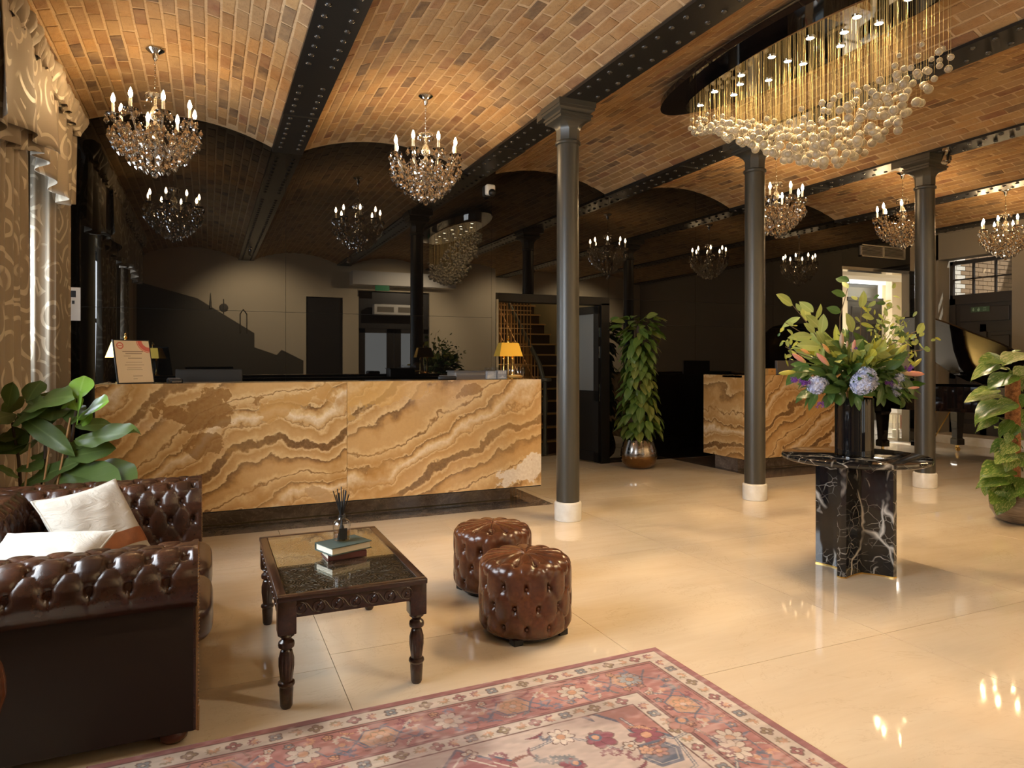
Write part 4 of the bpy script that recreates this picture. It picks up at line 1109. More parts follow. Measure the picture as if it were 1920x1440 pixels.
MB().box((-hx + .037, -hy + .037, zt - .007), (hx - .037, hy - .037, zt - .0005)).obj('glass_top', thin_glass('table_glass', (.93, .96, .93), 1.6), tb, None)
for lo, hi in (((-hx + .05, -hy + .006, zt - .085), (hx - .05, -hy + .028, zt - .02)), ((-hx + .05, hy - .028, zt - .085), (hx - .05, hy - .006, zt - .02)), ((-hx + .006, -hy + .05, zt - .085), (-hx + .028, hy - .05, zt - .02)), ((hx - .028, -hy + .05, zt - .085), (hx - .006, hy - .05, zt - .02))):
    ap = MB().bbox(lo, hi, .003).obj('apron', m_dwood, tb, 60)
    mb = MB(); alongx = hi[0] - lo[0] > .1; n = 7 if alongx else 12
    for k in range(n):
        q = (k + .5) / n
        if alongx: c = (lo[0] + (hi[0] - lo[0]) * q, lo[1] if lo[1] < 0 else hi[1], zt - .052); M = Matrix.Translation(c) @ Matrix.Rotation(PI / 2, 4, 'X')
        else: c = (lo[0] if lo[0] < 0 else hi[0], lo[1] + (hi[1] - lo[1]) * q, zt - .052); M = Matrix.Translation(c) @ Matrix.Rotation(PI / 2, 4, 'Y')
        nn = 14; ring_ = [tuple(M @ Vector((.022 * math.cos(2 * PI * i / nn), .022 * math.sin(2 * PI * i / nn), 0))) for i in range(nn + 1)]
        mb.tube(ring_, .0035, 5, False); mb.ball(c, .008, 8, 5)
        if k < n - 1:
            w_ = ((hi[0] - lo[0]) if alongx else (hi[1] - lo[1])) / n
            pts = [tuple(M @ (Vector((w_ * u_, .018 * math.sin(2 * PI * u_), 0)) if alongx else Vector((.018 * math.sin(2 * PI * u_), w_ * u_, 0)))) for u_ in [i / 10 for i in range(11)]]
            mb.tube(pts, .003, 5, False)
    mb.obj('carving', m_dwood, ap, 60)
def flute(r, z, a): return r * (1 - .06 * (1 + math.cos(12 * a)) * (1 if .105 < z < .218 else 0))
lg = MB().bbox((-.034, -.034, .285), (.034, .034, zt - .02), .004)
lg.lathe([(.026, .285), (.030, .276), (.020, .268), (.018, .262), (.029, .252), (.031, .242), (.029, .232), (.018, .224), (.022, .218)], 20)
lg.lathe([(.022, .218), (.030, .19), (.030, .16), (.025, .12), (.022, .104)], 36, rfun=flute)
lg.lathe([(.022, .104), (.030, .100), (.032, .092), (.029, .085), (.025, .082), (.026, .07), (.023, .01), (.018, 0)], 20)
lgm = lg.mesh('leg', 35); lgm.materials.append(m_dwood)
for sx in (-1, 1):
    for sy in (-1, 1): inst('leg', lgm, tb, loc=(sx * (hx - .037), sy * (hy - .037), 0))
# books and reed diffuser
def book(label, c, rz, w_, d_, h_, cov):
    t = thing('book', label, 'book', c, rz)
    MB().box((-w_ / 2, -d_ / 2, 0), (w_ / 2, d_ / 2, .0035)).box((-w_ / 2, -d_ / 2, h_ - .0035), (w_ / 2, d_ / 2, h_)).box((-w_ / 2, d_ / 2 - .004, 0), (w_ / 2, d_ / 2, h_)).obj('cover', cov, t, None)
    MB().bbox((-w_ / 2 + .006, -d_ / 2 + .005, .0035), (w_ / 2 - .006, d_ / 2 - .004, h_ - .0035), .001).obj('pages', mat('book_pages', (.66, .60, .47), .8), t, None)
bc = PZ(645, 1042, zt)
book('dark red book at the bottom of the pair on the coffee table', (bc.x, bc.y + .01, zt), .10 + PI, .175, .13, .028, mat('book_red', (.085, .02, .016), .5))
book('dark green book with cream pages under the reed diffuser', (bc.x, bc.y + .015, zt + .028), .36, .205, .15, .034, mat('book_green', (.05, .075, .065), .5))
dz = zt + .062
t = thing('reed_diffuser', 'clear glass reed diffuser bottle with black sticks on the books', 'diffuser', (bc.x - .005, bc.y + .03, dz))
outer = [(.036, 0), (.039, .004), (.039, .078), (.034, .09), (.020, .098), (.016, .104), (.016, .122), (.019, .124)]
MB().lathe(outer, 28, cap=False).obj('bottle', thin_glass('bottle_glass', (.93, .94, .93), 1.6), t, 50)
MB().lathe([(.0001, .005), (.035, .006), (.035, .045), (.0001, .045)], 24, cap=False).obj('liquid', thin_glass('diffuser_oil', (.80, .66, .45), .5), t, 50)
MB().lathe([(.014, .105), (.014, .118)], 16).obj('stopper', m_black, t)
MB().prism([(-.018, .015), (.018, .015), (.018, .065), (-.018, .065)], 0, .001, Matrix.Translation((0, -.0385, 0)) @ Matrix.Rotation(PI / 2, 4, 'X')).obj('label', m_black, t, None)
for k in range(11):
    a = 2 * PI * k / 11 + .3; sp = .02 + .028 * ((k * 7) % 5) / 4
    MB().tube([(-.02 * math.cos(a), -.02 * math.sin(a), .006), (.006 * math.cos(a), .006 * math.sin(a), .12), (sp * math.cos(a), sp * math.sin(a), .215 + .012 * (k % 3))], .0024, 6).obj('reed', m_black, t, 60)

# ================================================================== MARBLE TABLE AND VASE
TC = Vector((3.735, 3.10, 0))
t = thing('pedestal_table', 'round black marble table with white veins on a winged base', 'table', TC)
MB().lathe([(.10, .690), (.408, .690), (.427, .698), (.431, .712), (.427, .722), (.417, .726), (.0001, .726)], 96, cap=False).obj('tabletop', m_nero, t, 30)
for k in range(4):
    a = math.radians(22 + 90 * k)
    def wing(s, n=8):
        pts = []
        for i in range(n + 1):
            q = i / n; pts.append((.05 + .18 * q, s * (.026 + .036 * (1 - q) ** 2)))
        return pts
    poly = wing(-1) + [(.240, 0)] + wing(1)[::-1]
    poly = [(0.0, -.062)] + poly + [(0, .062)]
    MB().prism(poly, .008, .69, Matrix.Rotation(a, 4, 'Z')).obj('leg_wing', m_nero, t, 30)
    MB().prism([(x * 1.006, y * 1.04) for x, y in poly], 0.0, .008, Matrix.Rotation(a, 4, 'Z')).obj('brass_foot', m_brass, t, None)
VZ = .726
vase = thing('vase', 'tall black glass cylinder vase on the marble table', 'vase', (TC.x - .015, TC.y - .01, VZ))
m_vase = mat('black_vase_glass', (.006, .006, .007), .03, spec=.6)
vp = [(.108, 0), (.112, .004), (.112, .355), (.108, .36), (.104, .355), (.104, .05), (.0001, .05)]
MB().lathe([(.0001, 0)] + vp, 64, cap=False).obj('body', m_vase, vase, 30)
MB().lathe([(.1125, .001), (.1135, .002), (.1135, .012), (.1125, .013)], 64, cap=False).obj('clear_foot', m_glass, vase, 30)

# ================================================================== RUG (flat woven print, painted per knot)
def rug():
    x0, x1, y0, y1 = -.36, 1.878, -.75, 2.622
    W_, H_ = x1 - x0, y1 - y0
    xs = np.linspace(0, W_, 640)
    ys = np.concatenate([np.arange(0, 1.16, .0034), np.linspace(1.17, H_, 190)])   # distance from the far edge
    X, Y = np.meshgrid(xs, ys)                        # X from left edge, Y from far edge
    rr = W_ - X
    rs = np.random.RandomState(5)
    def lattice(sx, sy, seed):
        r = np.random.RandomState(seed); g_ = r.rand(90, 90)
        fx = X / sx; fy = Y / sy; ix = fx.astype(int); iy = fy.astype(int); tx_ = fx - ix; ty_ = fy - iy
        tx_ = tx_ * tx_ * (3 - 2 * tx_); ty_ = ty_ * ty_ * (3 - 2 * ty_); ix %= 89; iy %= 89
        return (g_[iy, ix] * (1 - tx_) + g_[iy, ix + 1] * tx_) * (1 - ty_) + (g_[iy + 1, ix] * (1 - tx_) + g_[iy + 1, ix + 1] * tx_) * ty_
    n1 = lattice(.28, .25, 1); n2 = lattice(.09, .07, 2); n3 = lattice(.03, .012, 3)
    SAL = np.array((.45, .215, .175)); RED = np.array((.345, .14, .14)); CRM = np.array((.64, .55, .47)); PNK = np.array((.60, .455, .40)); BLU = np.array((.13, .15, .21)); LBL = np.array((.30, .33, .36)); BRN = np.array((.13, .055, .045)); PLM = np.array((.25, .075, .10)); PCH = np.array((.62, .34, .21)); OLV = np.array((.30, .23, .14))
    C = np.zeros(X.shape + (3,))
    def put(mask, col, al=1.0): 
        mk = (mask.astype(float) * al)[..., None]; C[:] = C * (1 - mk) + np.asarray(col) * mk
    dl = X; dr = rr; dt = Y; db = H_ - Y
    d = np.minimum(np.minimum(dl, dr), np.minimum(dt, db))
    b = [0, .038, .118, .130, .320, .332, .402]
    put(d >= 0, RED); put((d > b[1]) & (d < b[2]), CRM)
    put((d >= b[2]) & (d < b[4]), RED * .5 + SAL * .5)
    m_ = (d >= b[3]) & (d < b[4]); C[m_] = (SAL[None] * n1[m_][:, None] * 1.3 + RED[None] * (1.2 - n1[m_][:, None]))[:] * .85
    put((d > b[5]) & (d < b[6]), CRM)
    for bb in (b[1], b[2], b[3], b[4], b[5], b[6]): put(np.abs(d - bb) < .0028, BRN, .85)
    F_ = d > b[6] + .003; put(F_, PNK * .60 + CRM * .38)
    cx_, cy_ = W_ / 2, H_ / 2
    ax, ay = np.abs(X - cx_), np.abs(Y - cy_)
    # corner spandrels (stepped)
    fx_, fy_ = ax / (cx_ - b[6]), ay / (cy_ - b[6])
    sp = fx_ * .9 + fy_ * 1.15 + .03 * np.sign(np.sin(ax * 42)) ; s1 = F_ & (sp > 1.80); put(s1, SAL * .8 + RED * .2); put(F_ & (np.abs(sp - 1.80) < .012), BLU)
    # medallion
    my = np.abs(Y - cy_) / (cy_ - b[6]) ; mx = ax / (cx_ - b[6])
    md = my + mx * .62 + .02 * np.sign(np.sin(ax * 36 + .8)) * (mx > .12)
    put(F_ & (md < .99), RED * .9 + PLM * .15); put(F_ & (np.abs(md - .99) < .006), BLU); put(F_ & (np.abs(md - .955) < .004), CRM)
    md2 = my + mx * .95; put(F_ & (md2 < .74), LBL * .7 + PNK * .4); put(F_ & (np.abs(md2 - .74) < .008), BLU); put(F_ & (md2 < .5), SAL); put(F_ & (np.abs(md2 - .5) < .008), BLU)
    def rosette(px_, py_, r, n, pc, cc, rot=0, out=BRN, inner=.3):
        dx, dy = X - px_, Y - py_; q = np.hypot(dx, dy); near = q < r * 1.3
        if not near.any(): return
        th = np.arctan2(dy, dx) + rot; lobe = r * (.60 + .40 * np.abs(np.cos(n * th / 2)))
        put((q < lobe + .004), out, .85); put(q < lobe - .002, pc); put((q < lobe - .003) & (np.abs(np.cos(n * th / 2)) < .16) & (q > r * .3), out, .7)
        put(q < r * inner + .003, out, .7); put(q < r * inner, cc)
    def hexa(px_, py_, rx_, ry_, c1, c2, rot90=False):
        dx, dy = np.abs(X - px_), np.abs(Y - py_)
        if rot90: dx, dy = dy, dx
        k = np.maximum(dy / ry_, dx / rx_ + dy / ry_ * .45)
        put(k < 1.16, BLU, .9); put(k < 1.02, c1); put((k < .93) & (k > .87), c2, .6)
    def palmette(px_, py_, r, ang, c1, c2):
        dx, dy = X - px_, Y - py_; ca_, sa_ = math.cos(ang), math.sin(ang); u_ = (dx * ca_ + dy * sa_) / r; v_ = (-dx * sa_ + dy * ca_) / r
        q = np.hypot(u_ - .2, v_); th = np.arctan2(v_, u_ - .2)
        lobe = (.75 + .28 * np.abs(np.cos(3.5 * th))) * (.75 + .35 * np.cos(th)); near = q < 1.4
        if not near.any(): return
        put(q < lobe + .05, BRN, .8); put(q < lobe - .03, c1); put((np.abs(np.cos(3.5 * th)) < .18) & (q < lobe - .05) & (q > .3), BRN, .7); put(q < .34, BLU); put(q < .20, c2)
    def curl(px_, py_, r, s, col, rot):
        dx, dy = X - px_, Y - py_; q = np.hypot(dx, dy); th = (np.arctan2(dy, dx) * s + rot) % (2 * PI)
        put((np.abs(q - r * (.45 + .55 * th / (2 * PI))) < .0045 + .006 * (np.sin(th * 9) > .2)) & (th < 4.6), col, .85)
    def line(pts, col, wd=.004):
        for (a_, b_), (c_, d_) in zip(pts[:-1], pts[1:]):
            vx, vy = c_ - a_, d_ - b_; L2 = vx * vx + vy * vy
            tt = np.clip(((X - a_) * vx + (Y - b_) * vy) / L2, 0, 1); put(np.hypot(X - a_ - tt * vx, Y - b_ - tt * vy) < wd, col, .9)
    # guard stripes: little flowers
    mid1, mid2 = (b[1] + b[2]) / 2, (b[5] + b[6]) / 2
    small_c = [PLM, LBL * .8, PCH * .8, OLV, BLU * 1.4, RED]
    def walk(off, step, fn):
        k = 0
        q = off + step * .3
        while q < W_ - off: fn(q, off, k, 0); k += 1; q += step
        k = 0; q = off + step
        while q < H_ - off: fn(W_ - off, q, k, 1); fn(off, q, k + 1, 1); k += 1; q += step
        k = 0
    def sflower(px_, py_, k, o_):
        if k % 2: rosette(px_, py_, .024, 4, small_c[k % 6], CRM, .78 * (k % 3), BRN, .25)
        else:
            curl(px_, py_, .022, 1 if k % 4 else -1, OLV if k % 3 else PLM, k); curl(px_ + .004, py_, .012, -1, PCH, k)
    walk(mid1, .068, sflower); walk(mid2, .062, sflower)
    # main border
    midb = (b[3] + b[4]) / 2
    def mflower(px_, py_, k, o_):
        dx, dy = (0, 1) if o_ else (1, 0)
        if k % 4 == 1:
            hexa(px_, py_, .068, .052, PCH * .95, LBL, bool(o_)); rosette(px_, py_, .040, 6, PCH * 1.05, PNK, 0, OLV)
            for s_ in (-1, 1):
                line([(px_ + dx * s_ * .075 , py_ + dy * s_ * .075), (px_ + dx * s_ * .12 + dy * .05, py_ + dy * s_ * .12 + dx * .05), (px_ + dx * s_ * .15 + dy * .02, py_ + dy * s_ * .15 + dx * .02)], BLU)
                line([(px_ + dx * s_ * .075, py_ + dy * s_ * .075), (px_ + dx * s_ * .12 - dy * .05, py_ + dy * s_ * .12 - dx * .05)], BLU)
        elif k % 4 == 3: rosette(px_, py_, .058, 8, CRM, PCH, .2, BRN)
        else:
            curl(px_ - dy * .03, py_ - dx * .03, .034, 1, CRM, k); curl(px_ + dy * .035, py_ + dx * .03, .034, -1, BLU * 1.2, k + 2)
            put(np.hypot(X - px_, Y - py_) < .012, PCH, .9)
    walk(midb, .128, mflower)
    for s_ in (-1, 1):
        rosette(W_ / 2 + s_ * (W_ / 2 - midb - .07), midb + .0, .052, 8, LBL * .9 + .1, PCH, .1)
    # field flowers, mirrored left and right
    fl = [('p', .30, .56, .075, 1.9), ('p', .66, .53, .07, .9), ('r', .48, .60, .062, 0), ('r', .76, .49, .05, 0), ('h', .50, .71, .07, 0), ('p', .78, .64, .055, 2.6), ('r', .26, .80, .06, 0), ('c', .88, .58, .06, 0), ('r', .60, .86, .05, 0), ('p', .36, 1.0, .075, 1.2), ('r', .22, 1.12, .055, 0), ('h', .5, 1.12, .06, 0)]
    net = [[(.50, .47), (.48, .60), (.40, .66), (.30, .64), (.26, .80), (.34, .90), (.36, 1.0)], [(.48, .60), (.62, .64), (.66, .57)], [(.66, .57), (.76, .49), (.90, .52)], [(.30, .64), (.30, .58)], [(.40, .66), (.44, .82), (.60, .86)], [(.36, 1.0), (.22, 1.12)]]
    for mir in (0, 1):
        mxx = (lambda q: W_ - q) if not mir else (lambda q: q)
        for pl_ in net: line([(mxx(a_), b_) for a_, b_ in pl_], BLU, .0065); line([(mxx(a_), b_) for a_, b_ in pl_], CRM, .0025)
        for k, (ty_, fx0, fy0, r, ang) in enumerate(fl):
            fx0 = mxx(fx0)
            if ty_ == 'p': palmette(fx0, fy0, r, (PI - ang) if mir else ang, PLM * 1.2 if k % 2 else SAL, PCH)
            elif ty_ == 'r': rosette(fx0, fy0, r, 8, (CRM * 1.15, SAL * 1.1, PLM * 1.2)[k % 3], PCH, .2 * k, BRN)
            elif ty_ == 'h': hexa(fx0, fy0, r, r * .85, BLU * .9, CRM); rosette(fx0, fy0 - .01, r * .5, 6, SAL, PCH)
            else:
                for q in range(5): curl(fx0 + q * .02, fy0 + .01 * q, .025, 1, LBL * .7, q)
    def serrated(px_, py_, L, ang, col):
        dx, dy = X - px_, Y - py_; ca_, sa_ = math.cos(ang), math.sin(ang); u_ = (dx * ca_ + dy * sa_) / L; v_ = (-dx * sa_ + dy * ca_) / L
        v_ = v_ - .35 * u_ * u_; w_ = .20 * np.clip(1 - u_ * u_, 0, 1) * (.62 + .38 * (np.sin(u_ * 22) > 0))
        near = np.abs(u_) < 1
        put(near & (np.abs(v_) < w_ + .035), BRN, .75); put(near & (np.abs(v_) < w_), col); put(near & (np.abs(v_) < .025), BRN, .7)
    rf = random.Random(4)
    cols_ = [CRM, LBL * .75, PLM, PCH, SAL * .8, BLU * 1.3]
    def walk2(off, step):
        q = off
        while q < W_ - off: yield q, off, 0; q += step
        q = off + step
        while q < H_ - off: yield W_ - off, q, 1; q += step
    for k, (qx, qy, o_) in enumerate(walk2(midb, .064)):
        for s_ in (-1, 1):
            jx, jy = (0, s_ * .066) if not o_ else (s_ * .066, 0)
            tt = rf.random()
            if tt < .4: serrated(qx + jx, qy + jy, .032, rf.uniform(0, 6), cols_[k % 6])
            elif tt < .75: curl(qx + jx, qy + jy, .022, s_, cols_[(k + 2) % 6], k * 1.3)
            else: rosette(qx + jx, qy + jy, .018, 5, cols_[(k + 1) % 6], PCH, k, BRN)
        if k % 2 == 0:
            a_ = (0, 1) if not o_ else (1, 0); b_ = (1, 0) if not o_ else (0, 1)
            line([(qx - b_[0] * .05, qy - b_[1] * .05), (qx - b_[0] * .02 + a_[0] * .05, qy - b_[1] * .02 + a_[1] * .05), (qx + b_[0] * .03 + a_[0] * .045, qy + b_[1] * .03 + a_[1] * .045)], BLU * 1.1, .003)
    for k in range(70):
        qx, qy = rf.uniform(b[6] + .05, W_ - b[6] - .05), rf.uniform(b[6] + .05, 1.05)
        tt = rf.random()
        if tt < .35: serrated(qx, qy, rf.uniform(.03, .05), rf.uniform(0, 6), cols_[k % 6])
        elif tt < .65: curl(qx, qy, rf.uniform(.02, .035), 1 if k % 2 else -1, (BLU, PLM, OLV)[k % 3], k)
        else: rosette(qx, qy, rf.uniform(.018, .03), 5 + k % 3, cols_[(k * 5) % 6], PCH, k, BRN)
    # wear: dark faded patches, weave
    nb = lattice(.34, .20, 21) * .7 + lattice(.10, .05, 22) * .3; dark = np.clip((nb - .50) * 5.0, 0, 1) * (.6 + .5 * n3) * np.clip(1.15 - .5 * (X - .6), .25, 1)
    C[:] = C * (1 - .72 * dark[..., None]) + np.array((.11, .045, .045)) * (.72 * dark[..., None])
    fade = np.clip((n2 * .5 + n3 * .5 - .5) * 1.2, 0, .38)[..., None]; C[:] = C * (1 - fade) + np.array((.56, .44, .40)) * fade
    C[:] *= (.74 + .26 * n3)[..., None]
    Z = .0085 + .0010 * (n3 - .5) + .002 * (n1 - .5)
    Z = np.where(d < .006, .003, Z)
    ca_, sa_ = math.cos(.012), math.sin(.012)
    px_ = X - W_; py_ = -Y
    V = np.stack([x1 + px_ * ca_ - py_ * sa_, y1 + px_ * sa_ + py_ * ca_, Z], -1).reshape(-1, 3)
    ny, nx = X.shape
    idx = np.arange(ny * nx).reshape(ny, nx)
    q = np.stack([idx[:-1, :-1], idx[1:, :-1], idx[1:, 1:], idx[:-1, 1:]], -1).reshape(-1, 4)
    me = bpy.data.meshes.new('rug'); me.vertices.add(len(V)); me.vertices.foreach_set('co', V.ravel())
    me.loops.add(q.size); me.loops.foreach_set('vertex_index', q.ravel().astype(np.int32))
    me.polygons.add(len(q)); me.polygons.foreach_set('loop_start', np.arange(0, q.size, 4, dtype=np.int32))
    me.update(calc_edges=True)
    ca2 = me.color_attributes.new('print', 'FLOAT_COLOR', 'POINT'); cc = np.ones((len(V), 4), np.float32); cc[:, :3] = np.clip(C.reshape(-1, 3), 0, 1)
    ca2.data.foreach_set('color', cc.ravel()); me.polygons.foreach_set('use_smooth', np.ones(len(q), bool))
    m = mat('rug_wool', (.5, .3, .25), .95, spec=.1, sheen=.25); g = NT(m)
    g.col(g.n('ShaderNodeVertexColor', layer_name='print').outputs[0]); f1, _ = g.noise(g.pos((1, 1, 1)), 600, 2); g.bump(f1, .25, .003)
    me.materials.append(m)
    o = tag(inst('rug', me), 'faded red and cream oriental rug with floral borders on the marble floor', 'rug')
    # thin woven base so the rug has thickness
    A_ = [(0, 0), (-W_, 0), (-W_, -H_), (0, -H_)]
    A_ = [(x1 + x * ca_ - y * sa_, y1 + x * sa_ + y * ca_) for x, y in A_]
    MB().prism(A_, .0005, .0045).obj('backing', mat('rug_backing', (.34, .09, .09), .95), o, None)
rug()
# ================================================================== CURTAINS
m_curt = mat('swirl_damask', (.3, .22, .14), .6, spec=.35, sheen=.15)
g = NT(m_curt); uv = g.n('ShaderNodeTexCoord').outputs['UV']
_, w1 = g.noise(uv, 2.2, 1, .5)
uvw = g.n('ShaderNodeVectorMath', {0: uv, 1: g.n('ShaderNodeVectorMath', {0: w1, 1: (.22, .22, 0)}, operation='MULTIPLY').outputs[0]}, operation='ADD').outputs[0]
vo = g.n('ShaderNodeTexVoronoi', {'Vector': uvw, 'Scale': 3.3, 'Randomness': .75}, feature='F1', voronoi_dimensions='2D')
sp_ = g.math('SINE', g.math('ADD', g.math('MULTIPLY', vo.outputs['Distance'], 21), g.math('MULTIPLY', g.n('ShaderNodeSeparateXYZ', {0: uvw}).outputs[0], 4)))
f1, _ = g.noise(uv, 3.5, 2)
k_ = g.math('MULTIPLY', g.ramp(sp_, [(.60, (0,) * 3), (.68, (1,) * 3)]), g.ramp(f1, [(.44, (0,) * 3), (.50, (1,) * 3)]))
g.col(g.mix(k_, (.31, .25, .18), (.60, .52, .40))); g.rough(g.ramp(k_, [(0, (.65,) * 3), (1, (.35,) * 3)]))
def cloth(name, S, nu, nv, m, parent, uvs=(1, 1)):
    """S(a, b) a,b in 0..1 -> point; UV in metres"""
    pts = [[Vector(S(i / nu, j / nv)) for i in range(nu + 1)] for j in range(nv + 1)]
    mb = MB().grid(pts); me = mb.mesh(name, 180); me.materials.append(m)
    ul = me.uv_layers.new(name='uv'); u_acc = [0]
    for i in range(nu): u_acc.append(u_acc[-1] + (pts[nv // 2][i + 1] - pts[nv // 2][i]).length)
    v_acc = [0]
    for j in range(nv): v_acc.append(v_acc[-1] + (pts[j + 1][nu // 2] - pts[j][nu // 2]).length)
    for lp in me.loops:
        k = lp.vertex_index; ul.data[lp.index].uv = (u_acc[k % (nu + 1)] * uvs[0], v_acc[k // (nu + 1)] * uvs[1])
    o = inst(name, me, parent)
    md = o.modifiers.new('thickness', 'SOLIDIFY'); md.thickness = .004
    return o
def curtain(name, label, y0, y1, x0, x1, z0, z1, folds, amp, ph=0, turn=False):
    t = thing(name, label, 'curtain', ((x0 + x1) / 2, (y0 + y1) / 2, 0)); c = t.location.copy()
    def S(a, b):
        z = z1 + (z0 - z1) * b; f = folds * 2 * PI * a + ph
        w_ = amp * (.75 + .25 * math.sin(3 * b + a * 5)) * (math.sin(f) + .25 * math.sin(2 * f + 1.3 + b))
        s = .02 * math.sin(f * .5 + b * 2)
        if turn:      # leaves the wall almost square to it, then runs along the room
            q = min(1, a / .5); r_ = max(0, (a - .5) / .5)
            return (x0 + (x1 - x0) * (.75 * q + .25 * r_) + w_ * r_ - c.x, y0 + (y1 - y0) * (.22 * q + .78 * r_) + w_ * (1 - r_) * .8 - c.y, z)
        return (x0 + (x1 - x0) * a + w_ - c.x, y0 + (y1 - y0) * a + s - c.y, z)
    cloth('drape', S, 140, 40, m_curt, t)
    return t
curtain('curtain', 'taupe swirl-patterned curtain at the left edge, nearer side of the window', 4.45, 5.56, -1.15, -1.13, .02, 3.3, 6.5, .055, .6)
curtain('curtain', 'sunlit swirl-patterned curtain between the window and the black wall', 6.62, 7.08, -1.31, -1.10, .02, 3.3, 3.6, .030, 2.2, True)
curtain('curtain', 'swirl-patterned curtain at the nearer window, far side, mirrored in the black wall', 4.05, 4.40, -1.16, -1.14, .02, 3.3, 2.5, .05, .2)
curtain('curtain', 'swirl-patterned curtain at the nearer window, near side, mirrored in the black wall', 1.25, 2.10, -1.26, -1.24, .02, 3.3, 4.5, .04, 1.)
def valance(label, ya, yb):
    va = thing('curtain_valance', label, 'valance', (-1.1, (ya + yb) / 2, 0)); yc = va.location.y
    n = int((yb - ya) / .142)
    def S(a, b):
        y = ya + (yb - ya) * a; f = a * n * PI
        z = 3.31 - b * (.64 + .07 * math.sin(a * 9 + .5))
        w_ = (.018 + .035 * b) * math.sin(f + .8) + .02 * math.sin(f * .37) * b
        return (.045 + w_ - .03 * b, y - yc, z)
    cloth('valance_skirt', S, 26 * n // 2, 16, m_curt, va)
    # layered near tail
    def S2(a, b):
        y = ya - .25 + 1.40 * a * (1 - .10 * (1 - b)); f = a * 4 * PI
        zb = 2.78 - .16 * (1 - a) ** 1.2
        return (.10 + (.012 + .03 * b) * math.sin(f + 1.9), y - yc, 3.30 + (zb - 3.30) * b)
    if yb > 6: cloth('valance_tail', S2, 60, 16, m_curt, va)
    # goblet pleats
    gm = MB()
    prof = [(r_ * 1.3, z_ * 1.3) for r_, z_ in [(.024, -.07), (.028, -.05), (.052, .0), (.058, .03), (.052, .055), (.03, .068), (.0001, .066)]]
    gm.lathe(prof, 18, cap=False, rfun=lambda r, z, a: r * (1 + .10 * math.cos(5 * a + z * 20)))
    me = gm.mesh('goblet_pleat', 180); me.materials.append(m_curt); ul = me.uv_layers.new(name='uv')
    for lp in me.loops:
        q = me.vertices[lp.vertex_index].co; ul.data[lp.index].uv = (math.atan2(q.y, q.x) * .06, q.z)
    for k in range(n):
        y = ya + (yb - ya) * (k + .5) / n
        inst('goblet_pleat', me, va, Matrix.Translation((.075, y - yc, 3.345)) @ Euler((R.uniform(-.15, .15), .25, R.uniform(0, 6))).to_matrix().to_4x4())
    return va
valance('gathered valance with goblet pleats above the left window curtains', 4.60, 7.0)
valance('gathered valance above the nearer window, mirrored in the black wall', 1.2, 4.4)

